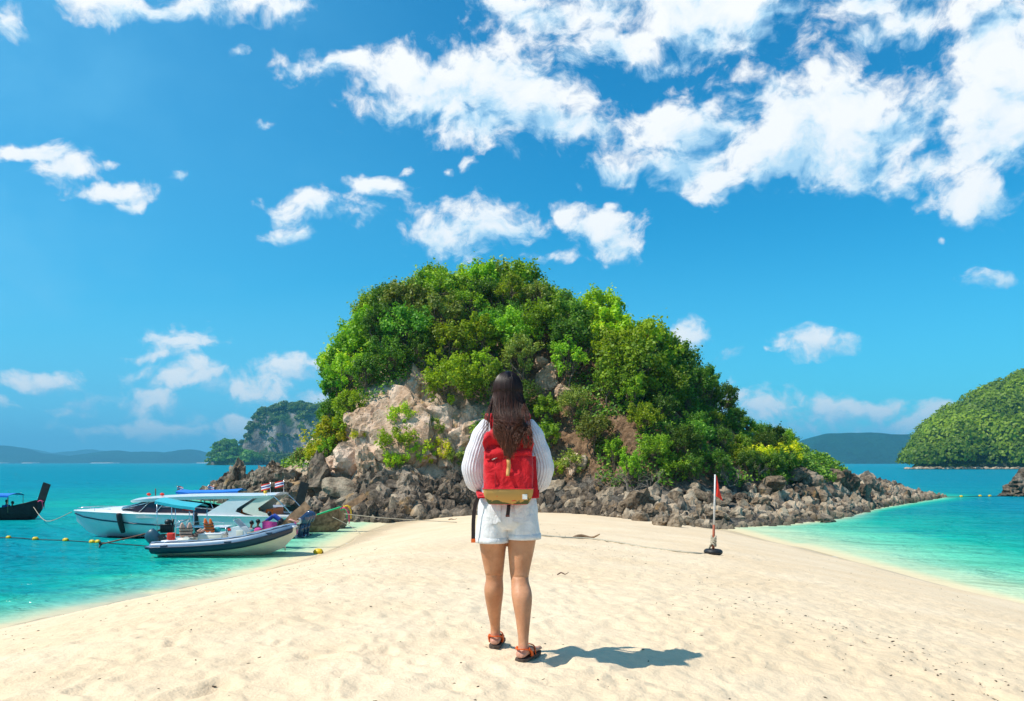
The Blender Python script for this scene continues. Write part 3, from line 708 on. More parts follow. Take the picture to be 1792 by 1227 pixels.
# bare places on the slope: the tan cliff, the brown scars
BARE = [[(585,840),(590,770),(630,715),(690,680),(735,655),(772,668),(780,715),(842,715),(848,850),(585,850)],
        [(962,838),(972,745),(1000,742),(1045,800),(1040,838)], [(925,705),(938,610),(995,612),(990,705)]]
trees = []; pts = []
n = 16000; tx = rng.uniform(-23, 30.5, n); ty = rng.uniform(50, 84, n); tz = island_z(tx, ty)
tu = 896 + tx / ty * FPX; tv = 810 + (CAM_Z - tz) / ty * FPX
ok = (tz > np.where(tx < 2, 3.6, 1.9)) & ~((ty > 81) & (tx > -15) & (tx < 18)) & (tv < np.where(tu > 1040, 856, 838)) & (tu > 572) & (tu < 1378)
for P in BARE: ok &= ~in_poly(tu, tv - 8, P)
for i in np.nonzero(ok)[0]:
    x, y, z = tx[i], ty[i], tz[i]; dmin = 2.15 if x < 22 else 2.4
    if any((x - a) ** 2 + (y - b) ** 2 * 0.8 + (z - c) ** 2 * 0.8 < dmin ** 2 for a, b, c in pts): continue
    pts.append((x, y, z))
    if len(pts) >= 260: break
for (x, y, z) in pts:
    u, v = project((x, y, z))
    f = vn(np.array([x * 0.22]), np.array([z * 0.25]), seed=5)[0] + rng.normal() * 0.45
    if u > 1040 and v > 640: colour = 'dark green' if f < -0.25 else ('mid green' if f < 0.55 else 'yellow green')
    elif u < 700: colour = 'dark green' if f < -0.1 else ('mid green' if f < 0.5 else 'yellow green')
    else: colour = 'dark green' if f < -0.6 else ('mid green' if f < -0.05 else ('olive' if f < 0.32 else 'yellow green'))
    if x > 23: colour = 'mid green' if f < 0.4 else 'yellow green'
    edge = np.clip((z - 3) / 6, 0.55, 1)
    h = rng.uniform(3.6, 5.2) * edge * (0.85 if u < 760 and v > 640 else 1)
    o = put_tree((x, y, z - 0.25), h, colour)
    trees.append([o, u, v, colour, h])
# labels: rows from the skyline down, counted from the left
trees.sort(key=lambda t: t[2]); nrow = 14; per = math.ceil(len(trees) / nrow)
ROWN = ['along the very top of the green island', 'in the second tier below the island top', 'in the third tier below the island top', 'in the fourth tier below the island top', 'in the fifth tier below the island top', 'in the sixth tier below the island top', 'in the seventh tier of the island wood', 'in the eighth tier of the island wood', 'in the ninth tier of the island wood', 'in the tenth tier of the island wood', 'in the eleventh tier of the island wood', 'in the third lowest tier of the island', 'in the second lowest tier of the island', 'in the lowest tier above the island rocks']
for k in range(nrow):
    row = sorted(trees[k * per:(k + 1) * per], key=lambda t: t[1])
    for j, t in enumerate(row):
        tag(t[0], f"{'tall' if t[4] > 4.4 else 'bushy'} {t[3]} tree, {NUM[j]} from the left {ROWN[k]}", 'tree', 'trees covering the island')
# low undergrowth between the trees
def undergrowth():
    C = []; r = np.random.default_rng(11)
    n = 150000; x = r.uniform(-23, 31, n); y = r.uniform(50, 86, n); z = island_z(x, y)
    u = 896 + x / y * FPX; v = 810 + (CAM_Z - z) / y * FPX
    ok = (z > np.where(x > 2, 2.2, 3.4)) & (vn(x * .5, y * .5, z * .5, seed=77) > -0.25) & (v < np.where(u > 1040, 852, 832))
    for P in BARE: ok &= ~in_poly(u, v, P)
    keep = np.nonzero(ok)[0]; c = np.stack([x[keep], y[keep] - 0.1, z[keep] + r.random(len(keep)) * 0.8], -1)
    nn = unit(r, len(c)) * 0.6 + np.array([0, -0.3, 0.7]); nn /= np.linalg.norm(nn, axis=1, keepdims=True)
    V, F = leaves(c, nn, 0.24, r); me = np_mesh("undergrowth", V, F, LEAF['dark green'], smooth=False); attr(me, 'leaf', np.repeat(r.random(len(c)), 4))
    tag(link("undergrowth", me), 'low dark green undergrowth covering the island between its trees', 'undergrowth', kind='stuff')
undergrowth()
# bushes on the cliff and at its foot
for (u, v, hp, colour, where) in [(575,800,62,'bright yellow','bright yellow leafy bush on the dark rock left of the cliff'),(555,812,36,'bright yellow','small yellow bush at the left end of the cliff foot'),(598,770,44,'yellow green','yellow green bush beside the left edge of the bare cliff'),
    (527,812,26,'olive','tiny olive tuft on the leftmost rock shoulder'),(700,802,54,'yellow green','tall yellow green bush in the middle of the bare cliff'),(735,815,40,'yellow green','low yellow green bush at the foot of the cliff'),(760,812,44,'bright yellow','yellow bush right of the others at the cliff foot'),
    (690,822,34,'yellow green','small green bush at the bottom of the cliff'),(705,745,38,'yellow green','light green bush clinging high on the bare cliff'),(635,778,28,'bright yellow','small yellow bush near the left of the bare cliff'),(752,772,38,'olive','olive bush hanging in a crack of the cliff'),(795,815,30,'olive','olive tuft at the right end of the cliff foot'),
    (1000,832,40,'olive','olive bush under the brown scar'),(965,835,30,'yellow green','small yellow bush beside the white sleeve, at the brown scar'),(1330,818,40,'bright yellow','bright yellow bush low on the right point'),(1380,812,40,'bright yellow','yellow bush at the right end of the wood'),(1300,815,36,'yellow green','yellow green bush under the open trees of the right point'),
    (1370,835,40,'dark green','dark green bush low on the right rocks'),(1185,840,42,'mid green','bright green bush hanging over the dark hollow')]:
    p = on_ground(u, v, island_front); h = hp / FPX * p.y
    o = put_tree(p + Vector((0, 0.1, -0.1)), h, colour, BUSHES, 'bush'); tag(o, where, 'bush', 'bushes on the island rocks')
# bare dead shrubs in the hollow at the foot, and two dead limbs above
def dead_shrub(p, h, label, seed):
    r = np.random.default_rng(seed); mb = MB()
    def grow(a, d, l, rad, lev):
        b = a + d * l; mb.tube([a, (a + b) / 2 + Vector(r.normal(size=3)) * l * .08, b], [rad, rad * .8, rad * .6], 4, cap=False)
        if lev:
            for k in range(3): grow(a + (b - a) * r.uniform(.5, 1), (d + Vector(r.normal(size=3)) * .55).normalized(), l * r.uniform(.5, .8), rad * .55, lev - 1)
    for k in range(4): grow(Vector((r.normal() * .1, r.normal() * .1, -.1)), Vector((r.normal() * .7, r.normal() * .5 - .2, 1)).normalized(), h * .45, h * .014, 3)
    o = empty("dead_shrub", tuple(p)); link("branches", mb.mesh("branches", DEADWOOD), o); tag(o, label, 'shrub', 'bare dead shrubs on the island')
for i, (u, v, hp, lab) in enumerate([(1060,852,40,'bare grey twigs at the wood edge, leftmost of the dead shrubs right of the woman'),(1100,858,48,'bare branching dead shrub above the pale boulders'),(1140,856,46,'bare dead shrub in the dark hollow under the bright tree'),(1275,850,50,'bare dead shrub beside the red flag top'),(1320,838,44,'pale bare twigs under the open right hand trees'),(1165,640,50,'pale leafless branch sticking out high on the right slope'),(750,600,46,'grey leafless branches high on the left slope'),(790,838,36,'dry twigs hanging over the rocks left of the woman'),(1090,560,60,'bare pale branch rising from the canopy right of the summit'),(865,520,56,'bare grey branch in the canopy just below the summit'),(1010,640,52,'bare twigs above the brown scar right of the woman'),(1230,690,50,'bare branch at the right shoulder of the wood'),(650,610,44,'bare twigs at the left shoulder of the wood')]):
    p = on_ground(u, v, island_front); dead_shrub(p + Vector((0, -0.4, 0)), hp / FPX * p.y, lab, 40 + i)
# ------------------------------------------------------------------ far land: wooded hill, sheer cliff island, hills on the horizon
def far_rock(name, green, rock, steep=0.55, sc=0.05):
    m, nt = material(name)
    g = nt.n('ShaderNodeNewGeometry'); P = g.outputs['Position']
    nz = nt.n('ShaderNodeSeparateXYZ', {0: g.outputs['Normal']}).outputs[2]
    n1 = nt.noise(P, sc, 6, 0.65); st = nt.noise(nt.v('MULTIPLY', P, (1, 1, 0.2)), sc * 1.6, 5, 0.6)
    gc = nt.mix(nt.ss(n1, 0.35, 0.65), tuple(c * 0.5 for c in green), green)
    rc = nt.mix(nt.ss(st, 0.4, 0.65), tuple(c * 0.45 for c in rock), rock)
    f = nt.ss(nt.m('ADD', nz, nt.m('MULTIPLY_ADD', n1, 1.1, -0.55)), steep - 0.12, steep + 0.1)
    b = nt.n('ShaderNodeBsdfDiffuse', {'Color': nt.mix(f, rc, gc)})
    bn = nt.n('ShaderNodeBump', {'Strength': 1.0, 'Distance': 0.35 / sc, 'Height': n1}); nt.put(b.inputs['Normal'], bn.outputs[0])
    finish(nt, b.outputs[0]); return m
def height_land(name, x0, x1, y0, y1, nx, ny, fn, mat):
    X, Y = np.meshgrid(np.linspace(x0, x1, nx), np.linspace(y0, y1, ny)); Z = fn(X, Y)
    me = np_mesh(name, np.stack([X, Y, Z], -1).reshape(-1, 3), grid_faces(ny, nx), mat)
    o = link(name, me); tag(o, kind='structure'); return o
def px_x(u, Y): return (u - 896) / FPX * Y
def px_z(v, Y): return CAM_Z + (810 - v) / FPX * Y
# wooded hill on the right, about 500 m away
HY = 520.0
def hill_z(X, Y):
    prof = crv(X * HY / Y, [px_x(u, HY) for u in (1560, 1592, 1606, 1640, 1700, 1760, 1830, 1920, 2100, 2400)], [px_z(v, HY) for v in (830, 812, 797, 752, 706, 674, 648, 640, 690, 830)])
    Yc = 565.0
    g = np.clip(1 - np.abs((Y - Yc) / 75.0) ** 2.3, -0.2, 1)
    side = np.where(Y < Yc, np.clip((Y - 488) / 77.0, -0.3, 1) ** 1 , g)
    side = np.where(Y < Yc, np.sign(side) * np.abs(side) ** 0.62, g)
    z = (prof - 4.0) * side
    return np.where(prof < 5, np.minimum(z, prof - 5), z) + 1.0 * vn(X * 0.03, Y * 0.03, seed=9)
M_HILL = far_rock("far_hill_ground", (0.05, 0.10, 0.02), (0.17, 0.14, 0.11), 0.35, 0.06)
height_land("wooded_hill", px_x(1560, HY) - 10, px_x(2500, HY), 470, 660, 150, 70, hill_z, M_HILL)
def canopy(name, label, fn, xr, yr, n, crown, leafs, lsize, mats, zmin, seed, squash=0.75, steep=None):
    """a far wood that reads as one mass: clumped crowns of leaf sprays"""
    r = np.random.default_rng(seed); x = r.uniform(*xr, n); y = r.uniform(*yr, n); z = fn(x, y); ok = z > zmin
    if steep: ok &= (np.hypot(fn(x + 3, y) - z, fn(x, y + 3) - z) / 3 < steep) | (r.random(n) < 0.22)
    x, y, z = x[ok], y[ok], z[ok]; C = []; N = []; A = []
    for i in range(len(x)):
        cr = crown * (0.5 + 1.0 * r.random() ** 1.6); k = int(leafs * (cr / crown) ** 2); u = unit(r, k); u[:, 2] = np.abs(u[:, 2]) * 1.15 - 0.15
        b = 0.50 * r.random() ** 1.3 + 0.30 * (vn(np.array([x[i] * .02]), np.array([z[i] * .05]), seed=4)[0] + 0.2)
        C.append(np.array([x[i], y[i], z[i] + cr * 0.35]) + u * cr * np.array([1, 1, squash]) * r.uniform(0.85, 1.08, (k, 1)))
        q = u + r.normal(size=(k, 3)) * 0.35; N.append(q / np.linalg.norm(q, axis=1, keepdims=True)); A.append(np.clip(b + 0.30 * r.random(k), 0, .86))
    C = np.concatenate(C); N = np.concatenate(N); A = np.concatenate(A)
    V, F = leaves(C, N, lsize, r, 0.1); me = np_mesh(name, V, F, mats, smooth=False); attr(me, 'leaf', np.repeat(A, 4))
    o = link(name, me); tag(o, label, 'wood', kind='stuff'); return o
canopy("hill_wood", "dense bright green wood covering the round hill at the right edge", hill_z, (px_x(1575, HY), px_x(2150, HY)), (484, 590), 850, 8.6, 230, 2.2, LEAF['mid green'], 1.5, 3, 1.0)
# shore rocks of the wooded hill
mb = MB(); r = np.random.default_rng(2)
for u in np.arange(1588, 2000, 3.2):
    X = px_x(u, 489) + r.normal() * .6; s = r.uniform(.8, 2.0); mb.ball((X, 487.5 + r.normal() * 1.2, 0.3), (s * 1.4, s, s * .75), 6, 4)
tag(mb.build("shore_rock", M_TAN, None, smooth=False), "pale broken rock along the waterline of the wooded hill", "rocks", kind='stuff')

# sheer cliff island on the left, about 1.5 km away, and the low rock in front of it
CY = 1500.0
def cliff_z(X, Y):
    n = 14 * fbm(X * 0.02, Y * 0.02, o=3, seed=15)
    prof = crv(X, [px_x(u, CY) for u in (400, 424, 434, 444, 456, 475, 500, 525, 560, 620, 700, 760)], [px_z(v, CY) for v in (814, 810, 782, 750, 728, 718, 711, 710, 712, 722, 746, 815)])
    s = np.clip((Y - 1440 + n) / 34, -0.2, 1); sh = np.where(s > 0, s ** 0.4, s) 
    low = np.clip((Y - 1405) / 50, -0.2, 1) * 22
    b = np.clip((1760 - Y) / 80, -0.3, 1)
    z = np.where(prof > 6, np.maximum((prof - 4) * np.where(s > 0, 0.12 + 0.88 * sh, 0), np.where((X > px_x(428, CY)), low, -9)), prof - 8)
    z = np.minimum(z, np.where(b < 1, prof * b, 999))
    return z + np.clip(z / 20, 0, 1) * 7 * fbm(X * 0.05, Y * 0.05, o=4, seed=25)
M_CLIFF = far_rock("far_cliff", (0.045, 0.10, 0.025), (0.33, 0.29, 0.25), 0.42, 0.03)
height_land("cliff_island", px_x(396, CY), px_x(780, CY), 1395, 1780, 240, 180, cliff_z, M_CLIFF)
canopy("cliff_wood", "hazy green wood hanging on the sheer cliff island at the left", cliff_z, (px_x(428, CY), px_x(600, CY)), (1404, 1620), 2000, 6.5, 40, 4.6, LEAF['dark green'], 3.0, 5, 0.75, 1.3)
RY = 1380.0
def islet_z(X, Y):
    prof = crv(X, [px_x(u, RY) for u in (366, 374, 381, 389, 397, 405, 414, 424, 436, 446, 456)], [px_z(v, RY) for v in (816, 806, 788, 769, 774, 773, 782, 790, 793, 800, 816)])
    g = np.clip(1 - np.abs((Y - RY) / 42) ** 2.5, -.3, 1)
    return np.where(prof > 5, (prof - 4) * g, prof - 9) + 2.5 * fbm(X * .08, Y * .08, o=3, seed=35)
height_land("cliff_islet", px_x(364, RY), px_x(460, RY), 1330, 1430, 90, 60, islet_z, M_CLIFF)
canopy("islet_wood", "small dark wooded islet with a pointed top before the sheer cliff", islet_z, (px_x(374, RY), px_x(448, RY)), (1340, 1420), 260, 6.0, 40, 4.5, LEAF['dark green'], 4.0, 6)
# hills on the horizon
M_RIDGE = far_rock("distant_hills", (0.008, 0.05, 0.035), (0.02, 0.05, 0.04), 0.1, 0.004)
def ridge(name, Y0, us, vs, depth, amp):
    xs = [px_x(u, Y0) for u in us]; zs = [px_z(v, Y0) for v in vs]
    def f(X, Y):
        p = crv(X, xs, zs); g = np.clip(1 - np.abs((Y - Y0) / depth) ** 2, -0.1, 1)
        k = np.clip(p / (30 * amp), 0, 1)
        return (p - 4) * g + k * amp * 12 * fbm(X * 0.0035 / amp * 1.5, Y * 0.0035 / amp * 1.5, o=4, seed=int(Y0) % 97)
    height_land(name, xs[0], xs[-1], Y0 - depth * 1.03, Y0 + depth * 1.03, 260, 50, f, M_RIDGE)
ridge("distant_hills", 7200, [-420, -300, -150, -40, 20, 50, 90, 130, 170, 205, 230, 260, 290, 320, 345, 362, 372, 380], [800, 785, 776, 779, 782, 790, 795, 799, 793, 788, 791, 789, 791, 787, 788, 796, 804, 812], 700, 1.0)
ridge("distant_hills", 10500, [-420, -200, -60, 0, 50, 95, 110, 140, 162, 185, 215, 300, 400, 520, 620], [805, 790, 776, 779, 786, 794, 792, 789, 786, 791, 797, 802, 803, 806, 812], 900, 1.3)
ridge("distant_hills", 3600, [1290, 1330, 1380, 1400, 1412, 1430, 1470, 1530, 1580, 1640, 1700, 1800, 1900, 2100], [812, 806, 790, 776, 768, 761, 758, 757, 759, 762, 768, 776, 790, 812], 420, 0.6)
# pale beaches below the left hills
M_FARSAND = simple("far_beach", (0.7, 0.6, 0.45), 0.9)
for (a, b, Y) in ((160, 204, 6450), (40, 60, 6450), (345, 366, 6450), (-10, 6, 6450)):
    mb = MB(); xa, xb = px_x(a, Y), px_x(b, Y)
    mb.loft([[Vector((x, Y - 30, -.5)), Vector((x, Y, 5.0)), Vector((x, Y + 120, 6)), Vector((x, Y + 130, -.5))] for x in np.linspace(xa, xb, 5)], cap=True)
    tag(mb.build("beach", M_FARSAND), kind='structure')

# ------------------------------------------------------------------ the air
def build_haze():
    m, nt = material("haze_air")
    v = nt.n('ShaderNodeVolumePrincipled', {'Color': (0.20, 0.70, 1.0, 1), 'Density': HAZE, 'Anisotropy': 0.0})
    o_ = nt.n('ShaderNodeOutputMaterial'); nt.put(o_.inputs['Volume'], v.outputs[0])
    mb = MB(); mb.box((0, 2500, 255 - 9.0), (32000, 28000, 2 * 255))
    o = mb.build("haze", m, smooth=False); tag(o, kind='stuff'); return o
HAZE = 0.5 / 3500
build_haze()
# ------------------------------------------------------------------ the walking woman
def remeshed(mb, name, voxel, mat, parent, smooth_it=6, fac=0.5):
    """melts overlapping closed shapes into one continuous skin"""
    me = mb.mesh(name + "_src"); o = bpy.data.objects.new(name + "_src", me); col.objects.link(o)
    bm = bmesh.new(); bm.from_mesh(me); bmesh.ops.recalc_face_normals(bm, faces=bm.faces); bm.to_mesh(me); bm.free()
    r = o.modifiers.new("r", 'REMESH'); r.mode = 'VOXEL'; r.voxel_size = voxel; r.use_smooth_shade = True
    if smooth_it:
        s = o.modifiers.new("s", 'SMOOTH'); s.iterations = smooth_it; s.factor = fac
    dg = bpy.context.evaluated_depsgraph_get(); new = bpy.data.meshes.new_from_object(o.evaluated_get(dg)); new.name = name
    bpy.data.objects.remove(o); bpy.data.meshes.remove(me)
    new.materials.clear(); new.materials.append(mat)
    return link(name, new, parent)
def ell_rings(P, n=20, sq=1.0):
    """P: (x,y,z,rx,ry) horizontal elliptical sections"""
    return [[Vector((x + rx * math.cos(a), y + ry * math.sin(a), z)) for a in [2 * math.pi * k / n for k in range(n)]] for x, y, z, rx, ry in P]
def dense(P, k=4):
    A = np.array(P, float); t = np.arange(len(A)); tt = np.linspace(0, len(A) - 1, (len(A) - 1) * k + 1)
    return [tuple(float(crv(x, t, A[:, j])) for j in range(A.shape[1])) for x in tt]

def skin_material():
    m, nt = material("skin")
    tc = nt.n('ShaderNodeTexCoord').outputs['Object']
    n = nt.noise(tc, 9, 4, 0.6); z = nt.n('ShaderNodeSeparateXYZ', {0: tc}).outputs[2]
    c = nt.mix(nt.ss(n, 0.3, 0.7), (0.47, 0.205, 0.098), (0.61, 0.29, 0.15))
    c = nt.mix(nt.m('MULTIPLY', nt.ss(nt.noise(tc, 60, 4, 0.65), 0.52, 0.75), 0.35), c, (0.40, 0.15, 0.07))
    c = nt.mix(nt.ss(z, 0.11, 0.03), c, (0.55, 0.27, 0.18))
    b = nt.n('ShaderNodeBsdfPrincipled', {'Base Color': c, 'Roughness': 0.52, 'Specular IOR Level': 0.35, 'Subsurface Weight': 0.10, 'Subsurface Radius': (0.5, 0.2, 0.1), 'Subsurface Scale': 0.02})
    bn = nt.n('ShaderNodeBump', {'Strength': 0.15, 'Distance': 0.002, 'Height': nt.noise(tc, 160, 3, 0.6)})
    cr = nt.m('ADD', nt.m('POWER', 2.718, nt.m('MULTIPLY', nt.m('POWER', nt.m('MULTIPLY', nt.m('ADD', z, nt.m('MULTIPLY_ADD', nt.noise(tc, 14, 2, .5), 0.03, -0.462)), 150.0), 2.0), -1.0)), nt.m('MULTIPLY', nt.noise(tc, 16, 3, 0.55), 1.6))
    bn2 = nt.n('ShaderNodeBump', {'Strength': 0.5, 'Distance': 0.006, 'Height': nt.m('MULTIPLY', cr, -1.0), 'Normal': bn.outputs[0]}); nt.put(b.inputs['Normal'], bn2.outputs[0])
    finish(nt, b); return m
def cloth_material(name, color, weave=420, fold=9, fdist=0.02, rough=0.85, trans=0.0, sheen=0.2):
    m, nt = material(name)
    tc = nt.n('ShaderNodeTexCoord').outputs['Object']
    f = nt.noise(tc, fold, 3, 0.55, 0.8); w = nt.noise(tc, weave, 2, 0.5)
    c = nt.mix(nt.ss(nt.noise(tc, 22, 4, 0.6), 0.35, 0.7), tuple(k * 0.86 for k in color), color)
    b = nt.n('ShaderNodeBsdfPrincipled', {'Base Color': c, 'Roughness': rough, 'Specular IOR Level': 0.2, 'Sheen Weight': sheen, 'Sheen Roughness': 0.5})
    h = nt.m('ADD', nt.m('MULTIPLY', f, fdist), nt.m('MULTIPLY', w, 0.0012))
    bn = nt.n('ShaderNodeBump', {'Strength': 0.8, 'Distance': 1.0, 'Height': h}); nt.put(b.inputs['Normal'], bn.outputs[0])
    finish(nt, b); return m
SKIN = skin_material()
KNIT = cloth_material("white_knit", (0.80, 0.77, 0.80), 500, 8, 0.006, sheen=0.0)
DENIM = cloth_material("white_denim", (0.82, 0.81, 0.80), 600, 11, 0.022, sheen=0.0)
RED = cloth_material("red_canvas", (0.66, 0.010, 0.018), 500, 13, 0.026, 0.75)
REDS = cloth_material("red_webbing", (0.54, 0.012, 0.022), 800, 20, 0.003, 0.7)
BLACKW = cloth_material("black_webbing", (0.035, 0.024, 0.024), 800, 20, 0.002, 0.7)
LEATHER = simple("tan_leather", (0.62, 0.30, 0.085), 0.55, 0.4, var=0.15, vscale=20)
ORANGE = simple("orange_strap", (0.85, 0.13, 0.015), 0.5, 0.4, var=0.08, vscale=30)
SOLE = simple("sandal_sole", (0.10, 0.075, 0.06), 0.8, 0.2, var=0.2, vscale=30)

WX, WY = -0.005 - 0.02, 4.70
WZ = float(sand_z(np.array([0.0]), np.array([4.7]))[0])
woman = empty("person", (WX, WY, WZ - 0.005)); woman.scale = (0.965, 1.0, 1.025)
tag(woman, "woman walking away in white ribbed sweater, white shorts and orange sandals, long brown hair", "person")

def leg(mb, s, P, foot_y0, foot_ang, fx):
    mb.loft(ell_rings(dense(P), 22), cap=True)
    ca, sa = math.cos(foot_ang), math.sin(foot_ang); ax, ay, az = P[-1][0], foot_y0, 0
    def fp(x, y, z): return Vector((ax + x * ca + y * sa, ay - x * sa + y * ca, z))
    # heel to ball, lofted along the foot
    prof = [(-0.060, .020, .030, .022), (-0.045, .031, .042, .030), (-0.02, .034, .052, .036), (0.03, .034, .058, .036), (0.08, .038, .048, .028), (0.125, .043, .036, .020), (0.155, .040, .030, .014)]
    rings = []
    for y, hw, top, hz in dense(prof, 3):
        rings.append([fp(hw * math.cos(a), y, max(0.020, top * .5 + 0.018 + (top * .5) * math.sin(a)) ) for a in [2 * math.pi * k / 16 for k in range(16)]])
    mb.loft(rings, cap=True)
    for k in range(5):       # toes, the big one inside
        x = fx * (-0.030 + 0.0155 * k); L = (0.052, 0.046, 0.040, 0.034, 0.027)[k]; rr = (0.0125, .0095, .009, .0085, .0085)[k]
        y0 = 0.150 - 0.008 * k
        mb.tube([fp(x, y0 - .02, .034), fp(x, y0 + L * .5, .036), fp(x, y0 + L, .028)], [rr, rr * 1.02, rr * .7], 8)
    return fp
def hand(mb, w, d, side):
    """palm and five curled fingers round a strap; w wrist, d direction"""
    d = d.normalized(); up = Vector((0, 0, 1)); sd = d.cross(up).normalized() * side
    mb.tube([w - d * .02, w + d * .02, w + d * .06, w + d * .085], [.026, .030, .036, .030], 12, flat=0.55, up=up.cross(d))
    for k in range(4):
        b = w + d * .075 + up * (0.027 - 0.018 * k); L = (.070, .078, .073, .058)[k]
        q = [b, b + d * L * .40 + sd * .004, b + d * L * .55 - sd * L * .30, b + d * L * .25 - sd * L * .52]
        mb.tube(bezier(q, 3), [.0092] * 4 + [.0085] * 3 + [.0078] * 3, 8)
    t0 = w + d * .028 + up * .026
    mb.tube(bezier([t0, t0 + d * .025 + up * .02 - sd * .012, t0 + d * .045 + up * .012 - sd * .034], 3), [.012, .0115, .011, .0105, .010, .0095, .008], 8)

body = MB()
LL = [(-.075, 0, .86, .092, .108), (-.085, 0, .76, .098, .110), (-.090, .005, .68, .090, .098), (-.090, .02, .58, .077, .082), (-.085, .045, .47, .060, .064), (-.083, .058, .42, .053, .058), (-.087, .066, .345, .060, .068), (-.085, .110, .22, .043, .048), (-.080, .155, .125, .031, .036), (-.078, .165, .07, .033, .042), (-.078, .168, .045, .031, .042)]
RL = [(.075, 0, .86, .092, .108), (.085, 0, .76, .098, .110), (.086, -.005, .68, .091, .098), (.080, -.015, .58, .078, .082), (.072, -.03, .47, .060, .064), (.074, -.055, .42, .054, .058), (.085, -.102, .345, .062, .069), (.091, -.137, .22, .044, .048), (.093, -.165, .115, .031, .036), (.094, -.170, .065, .033, .042), (.094, -.168, .045, .031, .042)]
lf = leg(body, -1, LL, .168, R(6), 1)
rf = leg(body, 1, RL, -.168, R(24), -1)
body.loft(ell_rings(dense([(0, 0, .70, .06, .06), (0, 0, .76, .160, .112), (0, 0, .84, .172, .120), (0, .005, .93, .140, .098), (0, .01, 1.03, .128, .088), (0, .005, 1.14, .142, .095), (0, 0, 1.24, .142, .088), (0, 0, 1.31, .118, .066), (0, .005, 1.35, .085, .058), (0, .012, 1.40, .050, .050), (0, .02, 1.45, .048, .052)]), 26), cap=True)
# head: skull, jaw, nose, ears, lips
HC = Vector((0, .035, 1.495))
body.ball(HC + Vector((0, 0, .015)), (.074, .092, .098), 20, 14); body.ball(HC + Vector((0, .028, -.045)), (.056, .064, .068), 16, 12)
body.tube([HC + Vector((0, .108, .012)), HC + Vector((0, .124, -.018)), HC + Vector((0, .108, -.03))], [.008, .013, .012], 8)
for s in (-1, 1):
    body.ball(HC + Vector((.076 * s, .005, -.01)), (.010, .022, .032), 10, 8)
    body.ball(HC + Vector((.030 * s, .100, .020)), (.014, .008, .008), 8, 6)
body.ball(HC + Vector((0, .092, -.062)), (.022, .012, .009), 10, 6)
SHL = {}
for s in (-1, 1):
    sh = Vector((.125 * s, 0, 1.295)); el = Vector((.212 * s, .0, 1.055)); wr = Vector((.105 * s, .165, 1.07))
    body.tube(bezier([sh, sh + (el - sh) * .5 + Vector((.012 * s, -.01, 0)), el], 4), [.038, .042, .043, .043, .042, .041, .040, .038, .037], 14)
    body.tube(bezier([el, el + (wr - el) * .5 + Vector((0, .01, -.006)), wr], 4), [.037, .037, .036, .035, .033, .030, .027, .025, .024], 14)
    hand(body, wr, Vector((-.35 * s, .28, .35)), s)
remeshed(body, "body", 0.0058, SKIN, woman, 5)

# --- sweater: ribbed body and wide sleeves
def ribbed(rings_centres, n, ribs, amp, caps=False):
    pass
sw = MB()
def rib_rings(P, n, ribs, amp):
    out = []
    for (x, y, z, rx, ry) in P:
        ring = []
        for k in range(n):
            a = 2 * math.pi * k / n; f = 1 + amp * math.sin(ribs * a); ring.append(Vector((x + rx * f * math.cos(a), y + ry * f * math.sin(a), z)))
        out.append(ring)
    return out
TP = dense([(0, 0, .905, .168, .125), (0, 0, .93, .165, .122), (0, .005, .99, .160, .116), (0, .005, 1.08, .158, .112), (0, 0, 1.18, .160, .110), (0, 0, 1.26, .158, .102), (0, 0, 1.315, .138, .086), (0, .004, 1.35, .098, .070), (0, .008, 1.365, .075, .062)], 4)
sw.loft(rib_rings(TP, 288, 48, .014))
sw.loft(rib_rings([(0, .008, 1.365, .075, .062), (0, .010, 1.385, .069, .062), (0, .010, 1.378, .064, .056)], 96, 24, .02))
sw.build("sweater", KNIT, woman)
def sleeve(s):
    path = bezier([Vector((.105 * s, 0, 1.315)), Vector((.146 * s, -.004, 1.258)), Vector((.183 * s, -.010, 1.165)), Vector((.206 * s, -.004, 1.075)), Vector((.188 * s, .024, .998)), Vector((.145 * s, .100, 1.000)), Vector((.118 * s, .155, 1.045))], 6)
    rad = crv(np.linspace(0, 6, len(path)), range(7), [.050, .064, .067, .073, .071, .056, .034])
    rings = []; n = 156; ref = Vector((0, 1, 0))
    for i, p in enumerate(path):
        t = (path[min(i + 1, len(path) - 1)] - path[max(i - 1, 0)]).normalized()
        a = (ref - t * ref.dot(t)).normalized(); b = t.cross(a); ref = a
        f = 1.0 + 0.035 * math.sin(i * 1.1)
        rings.append([p + (a * math.cos(x) + b * math.sin(x)) * rad[i] * f * (1 + .030 * math.sin(26 * x + .25 * math.sin(i * .5))) for x in [2 * math.pi * k / n for k in range(n)]])
    mb = MB(); mb.loft(rings); return mb.build("sleeve", KNIT, woman)
sleeve(-1); sleeve(1)

